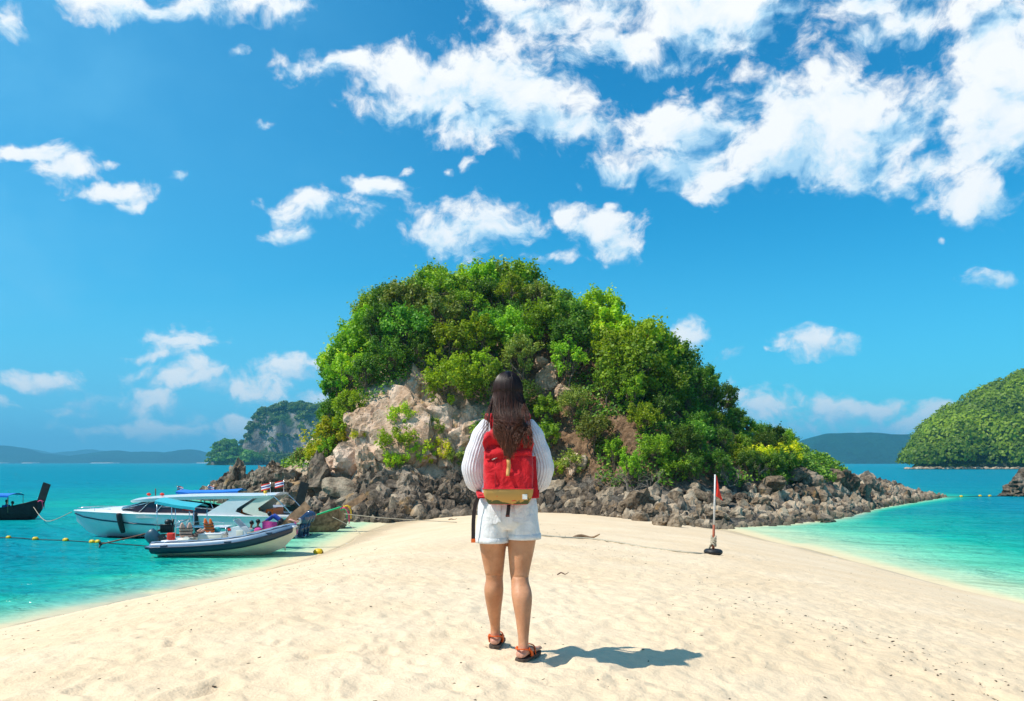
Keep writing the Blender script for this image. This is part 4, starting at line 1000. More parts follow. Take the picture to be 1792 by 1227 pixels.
# --- shorts
sh = MB()
sh.loft(ell_rings(dense([(0, 0, .935, .158, .116), (0, 0, .90, .170, .124), (0, -.004, .83, .184, .138), (0, -.004, .76, .180, .134), (0, 0, .715, .150, .11)]), 30), cap=True)
for s in (-1, 1):
    x0 = -.088 if s < 0 else .088
    sh.loft(ell_rings(dense([(x0 * .95, 0, .80, .098, .125), (x0 * 1.02, .0, .72, .104, .122), (x0 * 1.08, .0, .672 + .008 * s, .106, .120), (x0 * 1.09, 0, .652 + .010 * s, .106, .119)]), 28), cap=True)
shorts = remeshed(sh, "shorts", 0.0065, DENIM, woman, 4)
for s in (-1, 1):
    x0 = (-.088 if s < 0 else .088) * 1.085; z0 = .652 + .010 * s
    hem = MB(); hem.loft(ell_rings([(x0, 0, z0 - .004, .1065, .1195), (x0, 0, z0 - .004, .108, .121), (x0, 0, z0 + .008, .1095, .1225), (x0, 0, z0 + .026, .1085, .1215), (x0, 0, z0 + .028, .1045, .118)], 40))
    hem.build("hem", DENIM, shorts)
for s in (-1, 1):    # back pockets
    pk = MB(); rows = []
    for zz in np.linspace(.865, .765, 6):
        rows.append([Vector((s * (.085 + q * .045), -.004 - math.sqrt(max(0, 1 - ((.085 + q * .045) / .190) ** 2)) * (.1385 if zz < .85 else .135) - .002, zz - (.012 if abs(q) < .5 and zz < .77 else 0))) for q in np.linspace(-1, 1, 7)])
    pk.loft(rows, closed=False); pk.build("back_pocket", DENIM, shorts)

# --- sandals
for fp, nm in ((lf, 'l'), (rf, 'r')):
    sd = empty("sandal", (0, 0, 0), parent=woman)
    so = MB(); top = []; bot = []
    out = [(-.072, .0), (-.066, .026), (-.03, .038), (.04, .036), (.10, .044), (.16, .046), (.195, .034), (.208, .0)]
    loop = [(x, y) for y, x in out] + [(-x, y) for y, x in reversed(out[1:-1])]
    so.loft([[fp(x, y, z) for x, y in loop] for z in (0.0, .017)], cap=True); so.build("sole", SOLE, sd, smooth=False)
    st = MB()
    hs = bezier([fp(.036, .055, .018), fp(.041, .02, .045), fp(.037, -.025, .066), fp(0, -.062, .072), fp(-.037, -.025, .066), fp(-.041, .02, .045), fp(-.036, .055, .018)], 5)
    st.tube(hs, .0095, 6, flat=0.32, up=(0, 0.001, 1) if False else None); st.build("heel_strap", ORANGE, sd)
    fs = MB(); fs.tube(bezier([fp(.043, .085, .018), fp(.034, .085, .062), fp(0, .08, .074), fp(-.034, .085, .062), fp(-.043, .085, .018)], 5), .012, 6, flat=.3); fs.build("instep_strap", ORANGE, sd)
    an = MB(); an.tube(bezier([fp(.040, .03, .020), fp(.043, .015, .05), fp(.038, -.01, .070)], 4), .008, 6); an.tube(bezier([fp(-.040, .03, .020), fp(-.043, .015, .05), fp(-.038, -.01, .070)], 4), .008, 6); an.build("side_strap", ORANGE, sd)

# --- hair: a full fall of strands over the back
def hair_material():
    m, nt = material("hair")
    tc = nt.n('ShaderNodeTexCoord').outputs['Object']; z = nt.n('ShaderNodeSeparateXYZ', {0: tc}).outputs[2]
    st = nt.n('ShaderNodeAttribute', attribute_name='strand').outputs['Fac']
    zz = nt.m('ADD', z, nt.m('MULTIPLY_ADD', st, 0.16, -0.08))
    c = nt.ramp(nt.m('SUBTRACT', zz, 0.75), [(0.28, (0.24, 0.095, 0.045)), (0.42, (0.145, 0.052, 0.025)), (0.60, (0.055, 0.021, 0.012)), (0.86, (0.010, 0.006, 0.006))])
    c = nt.mix(nt.ss(st, 0.3, 0.95), nt.mix(1.0, c, (0.6, 0.6, 0.6), 'MULTIPLY'), nt.mix(1.0, c, (2.6, 2.2, 2.0), 'MULTIPLY'))
    b = nt.n('ShaderNodeBsdfPrincipled', {'Base Color': c, 'Roughness': 0.42, 'Specular IOR Level': 0.32})
    finish(nt, b); return m
HAIR = hair_material()
def build_hair():
    r = np.random.default_rng(5); Vs = []; Fs = []; As = []; nb = 0
    def strand(P, rad, a):
        nonlocal nb
        P = np.array([p[:] for p in P]); m = len(P); t = np.gradient(P, axis=0); t /= np.linalg.norm(t, axis=1, keepdims=True) + 1e-9
        s1 = np.cross(t, np.array([0.3, 1, 0.1])); s1 /= np.linalg.norm(s1, axis=1, keepdims=True) + 1e-9; s2 = np.cross(t, s1)
        rr = (rad * np.concatenate([np.linspace(.7, 1, 3), np.linspace(1, .25, m - 3)]))[:, None]
        ring = np.stack([P + s1 * rr, P - s1 * rr * .5 + s2 * rr * .6, P - s1 * rr * .5 - s2 * rr * .6], 1)
        Vs.append(ring.reshape(-1, 3)); i = (np.arange(m - 1)[:, None] * 3 + np.arange(3)[None]); j = (np.arange(m - 1)[:, None] * 3 + (np.arange(3)[None] + 1) % 3)
        Fs.append(np.stack([i, j, j + 3, i + 3], -1).reshape(-1, 4) + nb); As.append(np.full(m * 3, a)); nb += m * 3
    HR = (.089, .106, .110); H0 = HC + Vector((0, -.012, .016))
    for k in range(2700):
        th = r.uniform(-1, 1); th = math.copysign(abs(th) ** .85, th) * 2.15          # round the back of the head, 0 = straight back
        f0 = r.uniform(.04, 1.0) if k % 3 else .05; lay = r.uniform(.955, 1.03)
        P = []
        for ph in np.linspace(f0, 1.75, 7):
            P.append(H0 + Vector((HR[0] * math.sin(ph) * math.sin(th), -HR[1] * math.sin(ph) * math.cos(th), HR[2] * math.cos(ph))) * lay)
        e = P[-1]; sx = math.sin(max(-1.5, min(1.5, th))); spread = sx + r.normal() * .12; lock = round(spread * 4)
        jit = r.normal() * .004
        xs = sx * (.087 if sx < 0 else .096)
        tipx = .008 + .044 * spread + r.normal() * .013; z_tip = 1.105 + .11 * min(1, abs(spread)) ** 1.6 + abs(r.normal()) * .055
        out = spread > .72 and r.random() < .28
        if out: tipx = .085 + .06 * r.random(); z_tip = 1.17 + .09 * r.random()
        deep = 1 - .25 * min(1, abs(spread))
        P += [Vector((xs * .97 + jit, -.092 * deep - .004, 1.405)), Vector((xs * .90 + .006 + jit, -.110 - .040 * deep - .012 * r.random(), 1.325)),
              Vector(((xs * .62 + tipx * .38) + .008 * math.sin(lock * 2.1), -.175 - .085 * deep - .015 * r.random(), (1.315 + z_tip) / 2 + .01)), Vector((tipx, -.205 - .085 * deep - .012 * r.random(), z_tip))]
        P = bezier(P, 3); w = r.uniform(0, 6.28); m = len(P)
        P = [p + Vector((math.sin(i * .55 + lock * 1.3) * .006 + math.sin(i * .9 + w) * .002, math.cos(i * .6 + lock) * .004, 0)) * min(1, max(0, (i - 18) / 8)) for i, p in enumerate(P)]
        strand(P, r.uniform(.0024, .0040), min(1, max(0, .35 + .3 * math.sin(lock * 2.7) + r.normal() * .25)))
    for k in range(70):     # loose flyaways by the shoulders
        s = r.choice([-1, 1, 1]); x = s * r.uniform(.06, .085)
        p0 = HC + Vector((x, -.02, -.02)); e = Vector((s * r.uniform(.085, .155), -.13 - .04 * r.random(), r.uniform(1.19, 1.27)))
        strand(bezier([HC + Vector((x * .8, -.05, .07)), p0 + Vector((s * .012, -.03, 0)), (p0 + e) / 2 + Vector((s * .02, -.06, 0)), e], 6), .0018, r.random())
    me = np_mesh("hair", np.concatenate(Vs), np.concatenate(Fs), HAIR); attr(me, 'strand', np.concatenate(As)); h = link("hair", me, woman)
    cap = MB(); cap.ball(H0 + Vector((0, 0, 0)), (.079, .094, .099), 22, 14)
    cap.tube(bezier([HC + Vector((0, -.045, -.03)), Vector((.002, -.075, 1.385)), Vector((.004, -.125, 1.315)), Vector((.006, -.17, 1.265))], 4), [.060, .068, .074, .078, .080, .080, .079, .077, .073, .067, .058, .044, .02], 18, flat=.25, up=(0, 1, 0.35))
    c = cap.build("hair_base", HAIR, h); attr(c.data, 'strand', np.zeros(len(c.data.vertices)))
build_hair()

# ------------------------------------------------------------------ the red backpack
bag = empty("backpack", (WX, WY, WZ - 0.005)); bag.scale = (1.025,) * 3
tag(bag, "red canvas roll-top backpack with tan camouflage base panel worn by the walking woman", "backpack")
def bag_section(z):
    """half width, front y (at the back of the wearer), rear y"""
    t = (z - .865) / .455
    hw = float(crv(t, [0, .08, .3, .6, .82, 1.0], [.122, .144, .158, .157, .148, .140]))
    dp = float(crv(t, [0, .06, .3, .6, .85, 1.0], [.105, .150, .172, .150, .108, .075]))
    return hw, dp
def bag_ring(z, grow=0.0, n=56, y0=-.112):
    hw, dp = bag_section(z); ring = []
    for k in range(n):
        a = 2 * math.pi * k / n; c, s = math.cos(a), math.sin(a); e = .42
        x = (hw + grow) * math.copysign(abs(c) ** e, c); y = math.copysign(abs(s) ** e, s) * (dp / 2 + grow)
        wob = .004 * math.sin(9 * x * 8 + z * 31) + .004 * math.sin(z * 47 + x * 22)
        ring.append(Vector((x + .008, y0 - dp / 2 + y + (wob if s < 0 else 0), z)))
    return ring
mb = MB(); mb.loft([bag_ring(z) for z in np.linspace(.865, 1.20, 26)] + [bag_ring(z, -.004) for z in np.linspace(1.205, 1.25, 5)], cap=True)
bagbody = mb.build("bag_body", RED, bag)
# crumpled roll top: two folded shoulders either side of the hair
for s in (-1, 1):
    f = MB(); rings = []
    prof = [(.0, .0), (.012, .035), (.004, .070), (-.018, .092), (-.050, .098), (-.078, .082), (-.088, .050), (-.080, .015), (-.05, -.012), (-.02, -.014)]
    N = 13
    for i in range(N):
        q = i / (N - 1); x = .008 + s * (.028 + .124 * q); k = 1 + .10 * math.sin(q * 9 + s) ; lift = .020 * math.sin(q * math.pi * 1.2) - .016 * q ** 3
        rings.append([Vector((x + s * .010 * math.sin(j * 1.7 + q * 4), -.150 + py * k * 1.15 - .012 * q, 1.205 + pz * k + lift + .006 * math.sin(j * 2.3 + q * 11))) for j, (py, pz) in enumerate(bezier([(a, b, 0) for a, b in prof + prof[:1]], 3)) for py, pz in [(py_[0], py_[1]) for py_ in [(prof[0])]]] if False else
                     [Vector((x + s * .010 * math.sin(j * .55 + q * 4), -.150 + p.x * k * 1.15 - .012 * q, 1.205 + p.y * k + lift + .005 * math.sin(j * .8 + q * 11))) for j, p in enumerate(bezier([(a, b, 0) for a, b in prof + prof[:1]], 3)[:-1])])
    f.loft(rings, cap=True); f.build("roll_top_fold", RED, bag)
# flap hem below the folds
f = MB(); rows = []
for z in (1.192, 1.186, 1.150, 1.145):
    hw, dp = bag_section(z); rows.append([Vector((x + .008, -.112 - dp - (.012 if z in (1.186, 1.150) else .001) - .003 * math.sin(x * 60), z + .010 * math.sin(x * 14) * (z < 1.17))) for x in np.linspace(-.145, .145, 40)])
f.loft(rows, closed=False); f.build("top_flap", RED, bagbody)
# camouflage base panel
def camo_material():
    m, nt = material("camouflage_canvas")
    tc = nt.n('ShaderNodeTexCoord').outputs['Object']; sp = nt.n('ShaderNodeSeparateXYZ', {0: tc})
    n = nt.noise(tc, 14, 3, 0.55, 0.6)
    low = nt.m('ADD', nt.m('MULTIPLY_ADD', n, 0.10, -0.05), nt.m('ADD', sp.outputs[2], nt.m('MULTIPLY', nt.m('ABSOLUTE', nt.m('ADD', sp.outputs[0], -0.02)), -0.12)))
    c = nt.mix(nt.ss(low, 0.876, 0.880), (0.085, 0.100, 0.040), (0.50, 0.30, 0.095))
    c = nt.mix(nt.ss(nt.noise(nt.v('ADD', tc, (3, 1, 2)), 22, 2, .5, .5), 0.60, 0.61), c, (0.16, 0.085, 0.035)) if False else c
    b = nt.n('ShaderNodeBsdfPrincipled', {'Base Color': c, 'Roughness': 0.8, 'Specular IOR Level': 0.2})
    bn = nt.n('ShaderNodeBump', {'Strength': 0.5, 'Distance': 0.002, 'Height': nt.noise(tc, 300, 3, 0.6)}); nt.put(b.inputs['Normal'], bn.outputs[0])
    finish(nt, b); return m
f = MB(); f.loft([bag_ring(z, .004) for z in (.868, .875, .90, .93, .957, .960)]); base = f.build("base_panel", camo_material(), bag)
yb = -.112 - bag_section(.91)[1] - .006
f = MB(); f.rbox((.112, yb, .915), (.040, .006, .040), .0025); pat = f.build("label_patch", LEATHER, base)
f = MB(); f.box((.112, yb - .0045, .915), (.030, .002, .029)); f.build("label_card", simple("white_card", (.8, .78, .72), .7), pat, smooth=False)
# piping between body and base
f = MB(); f.tube(bag_ring(.961, .005)[28:] + [bag_ring(.961, .005)[0]], .0035, 6); f.build("piping", RED, base)
# leather pull tab
f = MB(); rows = []
for i, z in enumerate(np.linspace(1.135, 1.035, 10)):
    y = -.112 - bag_section(z)[1] - .014 - .006 * math.sin(i * .9); w = .0125 if i < 8 else .010
    rows.append([Vector((.008 + .004 * math.sin(i * .5) + dx, y + dy, z)) for dx, dy in ((-w, 0), (w, 0), (w, -.003), (-w, -.003))])
f.loft(rows, cap=True); f.build("leather_tab", LEATHER, bag)
# side zip, seam, straps
f = MB(); y_ = -.112 - bag_section(1.14)[1] - .004; f.tube([(-.095, y_ - .004, 1.128), (-.062, y_ - .004, 1.142)], .006, 6, flat=.5); f.build("zip", simple("zip_metal", (.55, .45, .40), .4, metal=.6), bag)
f = MB(); f.tube([Vector((-.074, -.112 - bag_section(z)[1] - .0035 - .003 * math.sin(z * 47 - 1.6) + .004, z)) for z in np.linspace(.965, 1.16, 14)], .003, 5); f.build("seam", REDS, bagbody)
def ribbon(pts, w, th=.004, wd=Vector((1, 0, 0))):
    mb = MB(); rings = []
    for i, p in enumerate(pts):
        p = Vector(p); t = (Vector(pts[min(i + 1, len(pts) - 1)]) - Vector(pts[max(i - 1, 0)])).normalized(); n = t.cross(wd).normalized()
        rings.append([p - wd * w / 2 + n * th / 2, p + wd * w / 2 + n * th / 2, p + wd * w / 2 - n * th / 2, p - wd * w / 2 - n * th / 2])
    return mb.loft(rings, cap=True)
ribbon(bezier([(.165, -.20, 1.15), (.170, -.205, 1.06), (.178, -.20, .97), (.186, -.205, .905)], 5), .040, .006).build("compression_strap", REDS, bag, smooth=False)
ribbon(bezier([(.012, -.19, .868), (.010, -.20, .845), (.004, -.198, .800)], 4), .024, .004).build("bottom_strap", BLACKW, bag, smooth=False)
f = MB(); f.box((.004, -.198, .797), (.026, .007, .012)); f.build("strap_end", simple("brown_tip", (.16, .04, .03), .6), bag, smooth=False)
ws = ribbon(bezier([(-.150, -.10, .915), (-.178, -.10, .87), (-.192, -.095, .78), (-.194, -.09, .665)], 5), .022, .004).build("waist_strap", BLACKW, bag, smooth=False)
f = MB(); f.box((-.194, -.09, .655), (.024, .007, .022)); f.build("strap_end", ORANGE, bag, smooth=False)
f = MB(); f.tube([(.163, -.17, 1.17), (.166, -.172, 1.14)], .006, 6); f.build("buckle", simple("buckle", (.6, .6, .6), .3, metal=.9), bag)
for s in (-1, 1):
    ribbon(bezier([(.062 * s, -.115, 1.24), (.082 * s, -.088, 1.345), (.100 * s, -.030, 1.372), (.112 * s, .055, 1.335), (.118 * s, .105, 1.22), (.115 * s, .125, 1.10), (.130 * s, .10, .98), (.155 * s, -.02, .93), (.140 * s, -.12, .90)], 5), .052, .010).build("shoulder_strap", RED, bag, smooth=False)

# the bag is slimmer and a little lower than its pattern
for ch in bag.children_recursive:
    if ch.name.startswith(('shoulder_strap', 'waist_strap')) or (ch.name.startswith('strap_end') and ch.data.vertices[0].co.x < -.1): continue
    for v in ch.data.vertices:
        v.co.x = .004 + (v.co.x - .008) * .86; v.co.z = .865 + (v.co.z - .865) * .93
# ------------------------------------------------------------------ boats
GEL = simple("white_gelcoat", (0.80, 0.80, 0.79), 0.22, 0.5, var=0.03, vscale=1.5, coat=0.3)
CREAM = simple("cream_gelcoat", (0.78, 0.74, 0.60), 0.3, 0.5, var=0.06, vscale=1.5)
NAVY = simple("navy_rubber", (0.012, 0.026, 0.060), 0.35, 0.5, var=0.1)
NAVYP = simple("navy_gloss_paint", (0.03, 0.06, 0.14), 0.15, 0.6, var=0.08, coat=0.5)
STEELB = simple("steel_blue_tube", (0.16, 0.25, 0.36), 0.38, 0.5, var=0.08, vscale=3)
BLACK = simple("black_rubber", (0.014, 0.014, 0.016), 0.5, 0.4, var=0.1)
GLASSD = simple("dark_glass", (0.035, 0.016, 0.020), 0.06, 0.6, var=0.1, vscale=1)
CHROME = simple("stainless_tube", (0.72, 0.72, 0.74), 0.22, 0.5, metal=0.9, var=0.03)
WOOD = simple("weathered_hull_wood", (0.32, 0.20, 0.115), 0.85, 0.2, var=0.35, vscale=4, bump=0.012, bscale=14)
WOODL = simple("pale_prow_wood", (0.44, 0.26, 0.15), 0.8, 0.2, var=0.3, vscale=4, bump=0.01, bscale=14)
WOODD = simple("tarred_wood", (0.022, 0.022, 0.022), 0.6, 0.3, var=0.3, vscale=4)
TEAL = simple("teal_paint", (0.03, 0.36, 0.40), 0.6, 0.3, var=0.12)
TARPB = cloth_material("blue_tarpaulin", (0.010, 0.20, 0.72), 300, 3, 0.03, 0.55)
TARPT = cloth_material("turquoise_tarpaulin", (0.03, 0.50, 0.58), 300, 3, 0.03, 0.55)
BROWN = simple("dark_red_wood", (0.16, 0.07, 0.045), 0.7, 0.3, var=0.25)
YEL = simple("yellow_plastic", (0.80, 0.52, 0.01), 0.4, 0.4, var=0.15, vscale=8)
ROPE = simple("rope", (0.50, 0.44, 0.33), 0.9, 0.1, var=0.2, vscale=60)
GREENR = cloth_material("green_ribbon", (0.03, 0.52, 0.20), 300, 12, 0.01)
PINKR = cloth_material("pink_ribbon", (0.80, 0.08, 0.20), 300, 12, 0.01)
YELR = cloth_material("yellow_ribbon", (0.85, 0.55, 0.03), 300, 12, 0.01)
MAGENTA = cloth_material("magenta_cloth", (0.66, 0.07, 0.30), 300, 8, 0.02)
FORANGE = cloth_material("life_orange", (0.85, 0.16, 0.02), 300, 10, 0.02)
FPINK = cloth_material("faded_orange", (0.78, 0.42, 0.32), 300, 10, 0.02)
WHITEC = cloth_material("white_cloth", (0.78, 0.78, 0.78), 300, 8, 0.01)
FRED = cloth_material("flag_red", (0.80, 0.045, 0.025), 300, 8, 0.01)
FBLUE = cloth_material("flag_blue", (0.03, 0.04, 0.25), 300, 8, 0.01)
MOTOR = simple("engine_black", (0.02, 0.02, 0.022), 0.45, 0.5, var=0.2)
TEALD = simple("engine_teal", (0.02, 0.08, 0.12), 0.4, 0.5, var=0.1)

def hull(stations, npt=10):
    """stations: (x, [(half-beam, z) from keel to sheer]); returns open shell rings port+starboard"""
    rings = []
    for x, prof in stations:
        half = [Vector(p) for p in bezier([(b, z, 0) for b, z in prof], 3)]
        rings.append([Vector((x + q.z, -q.x, q.y)) for q in reversed(half)] + [Vector((x + q.z, q.x, q.y)) for q in half[1:]])
    return rings
def hull_obj(name, stations, mat, parent, inner=None, thick=0.05):
    rings = hull(stations); mb = MB(); mb.loft(rings, closed=False)
    # inside skin and gunwale
    n = len(rings[0]); ins = [[Vector((p.x, p.y * (1 - thick / max(abs(r_[0].y), .12)), p.z + (thick if 0 < j < n - 1 else 0))) for j, p in enumerate(r_)] for r_ in rings]
    mb.loft([list(reversed(r_)) for r_ in ins], closed=False)
    for a, b in ((0, 0), (n - 1, n - 1)):
        mb.loft([[rings[i][a], ins[i][b]] for i in range(len(rings))], closed=False)
    # transom
    b = len(mb.V); mb.V += [tuple(p) for p in rings[0]]; mb.F.append(tuple(range(b, b + n)))
    return autosmooth(mb.build(name, mat, parent), 40), rings
def flag(parent, p, h, w, stripes, name="flag"):
    f = empty(name, p, parent=parent)
    MB().tube([(0, 0, 0), (0, 0, h)], .012, 5).build("staff", CHROME, f)
    n = len(stripes); z0 = h - w * .66
    for k, m in enumerate(stripes):
        mb = MB(); za = z0 + w * .66 * (k + .02) / n; zb = z0 + w * .66 * (k + 1) / n
        mb.loft([[Vector((x, .05 * math.sin(x * 9), za - x * .25)), Vector((x, .05 * math.sin(x * 9), zb - x * .25))] for x in np.linspace(0, w, 6)], closed=False); mb.build("stripe", m, f)
    return f
THAI = None
def thai(): return [FRED, WHITEC, FBLUE, WHITEC, FRED]
def outboard(parent, x, y, z, mat, tilt=0.0, s=1.0):
    o = empty("outboard_motor", (x, y, z), (0, tilt, 0), parent); o.scale = (s, s, s)
    mb = MB(); mb.loft([[Vector((a * k + off, b * k * .62, zz)) for a, b in [(.30 * math.cos(t), .30 * math.sin(t)) for t in [2 * math.pi * j / 14 for j in range(14)]]] for zz, k, off in ((.0, .62, -.30), (.06, .85, -.30), (.25, 1.0, -.32), (.45, .98, -.33), (.58, .80, -.31), (.63, .45, -.30))], cap=True); mb.build("cowling", mat, o)
    mb = MB(); mb.loft([[Vector((a + off, b, zz)) for a, b in ((-.12, -.06), (.12, -.06), (.12, .06), (-.12, .06))] for zz, off in ((.02, -.28), (-.35, -.27), (-.70, -.28))], cap=True); mb.ball((-.30, 0, -.72), (.26, .07, .07), 10, 6); mb.box((-.30, 0, -.90), (.16, .02, .26)); mb.build("leg", mat, o)
    mb = MB()
    for k in range(3):
        a = k * 2.094; mb.box((-.58, .09 * math.cos(a), -.72 + .09 * math.sin(a)), (.03, .12, .12), Matrix.Rotation(a, 3, 'X'))
    mb.build("propeller", CHROME, o, smooth=False)
    MB().box((-.02, 0, .02), (.16, .26, .30)).build("bracket", MOTOR, o, smooth=False)
    return o
def rail(parent, pts, r=.018, posts=(), mat=None, name="railing"):
    mb = MB(); mb.tube(bezier(pts, 4), r, 6)
    for a, b in posts: mb.tube([a, b], r * .85, 5)
    return mb.build(name, mat or CHROME, parent)

# ---- rigid inflatable, blue grey, nearest the beach
def build_rib():
    L = 6.1; root = empty("inflatable_boat", ((281 - 896) / FPX * 34.6 + L / 2, 34.6, 0.02), (0, R(-1.5), R(-2)))
    tag(root, "grey blue rigid inflatable boat with cream hull, nearest of the moored boats", "boat")
    def bz(s): return .48 + .10 * s + .95 * max(0, s - .45) ** 2.0 * 1.9        # tube height
    path = lambda sd: [Vector((-L / 2 + .0, sd * .98, .46)), Vector((-L / 2 + .5, sd * 1.0, .47)), Vector((-.9, sd * 1.02, .50)), Vector((.6, sd * 1.0, .60)), Vector((1.6, sd * .84, .78)), Vector((2.35, sd * .52, .98)), Vector((2.72, sd * .20, 1.09))]
    for sd in (-1, 1):
        P = bezier(path(sd), 6); m = len(P); rad = [.26 * (0.35 if i == 0 else .8 if i == 1 else 1) * (1 - .35 * max(0, i / m - .75) * 3) for i in range(m)]
        P2 = [P[0] - Vector((.22, 0, 0))] + P; rad2 = [.05] + rad
        tube = MB().tube(P2, rad2, 18).build("inflatable_tube", STEELB, root)
        # darker lower band and rubbing strake
        rings = []
        for i, p in enumerate(P2):
            t = (P2[min(i + 1, m)] - P2[max(i - 1, 0)]).normalized(); side = t.cross(Vector((0, 0, 1))).normalized() * -sd; side = side if side.y * sd > 0 else -side
            rings.append([p + (side * math.cos(a) + Vector((0, 0, 1)) * math.sin(a)) * (rad2[i] + .008) for a in np.linspace(-1.45, -.02, 8)])
        MB().loft(rings, closed=False).build("lower_band", NAVY, tube)
        st = []
        for i, p in enumerate(P2):
            t = (P2[min(i + 1, m)] - P2[max(i - 1, 0)]).normalized(); side = t.cross(Vector((0, 0, 1))).normalized(); side = side if side.y * sd > 0 else -side
            st.append(p + side * (rad2[i] + .008) + Vector((0, 0, .015)))
        MB().tube(st, .028, 6).build("rubbing_strake", NAVY, tube)
        rp = []
        for i, p in enumerate(P2[2:-2]):
            t = (P2[i + 3] - P2[i + 1]).normalized(); side = t.cross(Vector((0, 0, 1))).normalized(); side = side if side.y * sd > 0 else -side
            k = .03 * math.sin(i * 1.9); rp.append(p + (side * .62 + Vector((0, 0, .80))) * (rad2[i + 2] + .01) + Vector((0, 0, k * .6)))
        MB().tube(rp, .014, 5).build("grab_rope", BLACK, tube)
        for i in (8, 18, 28):
            p = P2[i]; MB().rbox((p.x, p.y + sd * (rad2[i] + .0), p.z + .05), (.30, .06, .12), .02).build("handle", NAVY, tube)
    st = [(-L / 2 + .1, [(0, -.05), (.45, .02), (.80, .18), (.86, .42)]), (-1, [(0, -.10), (.45, .0), (.82, .18), (.88, .44)]), (.6, [(0, -.10), (.42, .02), (.80, .24), (.86, .52)]), (1.6, [(0, -.02), (.30, .16), (.62, .42), (.72, .70)]), (2.3, [(0, .22), (.16, .42), (.36, .68), (.44, .90)]), (2.9, [(0, .80), (.05, .90), (.10, 1.02), (.14, 1.14)])]
    hull_obj("hull", st, CREAM, root)
    MB().loft([[Vector((x, -b, z)), Vector((x, b, z))] for x, b, z in ((-2.95, .8, .42), (0, .82, .44), (1.4, .62, .60), (2.3, .3, .85))], closed=False).build("deck", CREAM, root)
    MB().rbox((2.62, 0, 1.13), (.55, .55, .10), .04).build("bow_pad", GEL, root)
    c = MB(); c.loft([[Vector((x0, -.34, z)), Vector((x1, -.34, z)), Vector((x1, .34, z)), Vector((x0, .34, z))] for z, x0, x1 in ((.42, .05, .85), (.95, .05, .80), (1.18, .15, .62), (1.20, .2, .58))], cap=True); con = autosmooth(c.build("console", GEL, root), 30)
    MB().rbox((.55, -.345, .85), (.30, .02, .42), .008).build("hatch", CREAM, con)
    MB().rbox((.10, -.345, 1.10), (.14, .02, .10), .008).build("red_badge", FRED, con)
    MB().loft([[Vector((.62, -.33, 1.16)), Vector((.62, .33, 1.16))], [Vector((.30, -.30, 1.50)), Vector((.30, .30, 1.50))]], closed=False).build("windscreen", simple("clear_screen", (.35, .42, .46), .08, .6), con)
    rail(con, [(.64, -.34, 1.15), (.28, -.31, 1.52), (.28, .31, 1.52), (.64, .34, 1.15)], .014, name="screen_frame")
    w = MB(); w.tube([Vector((-.08, .17 * math.cos(a), 1.02 + .17 * math.sin(a))) for a in np.linspace(0, 6.28, 14)], .016, 5); w.tube([(.08, 0, 1.0), (-.08, 0, 1.02)], .03, 6); w.build("steering_wheel", BLACK, con)
    MB().rbox((-.75, 0, .66), (1.1, .75, .46), .06).build("seat_box", CREAM, root); MB().rbox((-.75, 0, .93), (1.1, .75, .10), .045).build("seat_cushion", GEL, root)
    MB().rbox((-1.75, 0, .62), (.55, 1.5, .36), .06).build("rear_bench", CREAM, root); MB().rbox((-2.35, 0, .66), (.8, 1.5, .14), .05).build("stern_deck", GEL, root)
    outboard(root, -2.95, 0, .78, TEALD, R(-38), 1.05)
    f = MB(); f.tube(bezier([(1.0, -.72, .95), (1.5, -.55, 1.02), (2.1, -.3, 1.15), (2.4, -.12, 1.22)], 4), .035, 6); f.build("bow_rope", ROPE, root)
    a = MB()
    for y in (-.5, .5): a.tube(bezier([(-2.2, y, .7), (-2.15, y, 1.35), (-2.0, y * .9, 1.55)], 3), .02, 6)
    a.tube([(-2.0, -.45, 1.55), (-2.0, .45, 1.55)], .02, 6); a.build("roll_bar", CHROME, root)
    return root
rib = build_rib()
def rp(x, y, z): return rib.matrix_basis @ Vector((x, y, z))
def life_vest(p, rz, mat, label, s=1.0, tilt=0.2):
    o = empty("life_vest", tuple(p), (tilt, 0, rz)); o.scale = (s, s, s); tag(o, label, "life vest", "life vests lying in the inflatable boat")
    for sd in (-1, 1):
        mb = MB(); mb.loft([[Vector((sd * (.13 + .10 * math.cos(a) * k), .06 * math.sin(a) * k, z)) for a in [2 * math.pi * j / 10 for j in range(10)]] for z, k in ((0, .7), (.05, 1), (.25, 1.02), (.40, .9), (.52, .55), (.56, .3))], cap=True); mb.build("foam_panel", mat, o)
    MB().loft([[Vector((x, -.055 - .01 * math.cos(x * 8), z)), Vector((x, -.055, z + .32))] for x, z in ((-.2, .05), (0, .04), (.2, .05))], closed=False).build("back_panel", mat, o)
    for z in (.12, .25, .36):
        MB().tube([Vector((.245 * math.cos(a), .078 * math.sin(a), z)) for a in np.linspace(0, 6.28, 20)], .016, 5).build("belt", BLACK, o)
bpy.context.view_layer.update()
life_vest(rp(-1.72, -.50, .84), .3, FPINK, "faded orange life vest with black belts on the inflatable's rear bench", 1.15, .25)
life_vest(rp(-1.45, -.20, .84), 1.2, FPINK, "second faded life vest lying behind the first on the inflatable's rear bench", 1.0, .9)
life_vest(rp(-.80, -.20, 1.00), -.4, FORANGE, "bright orange life vest with black belts on the inflatable's seat", 1.1, .25)

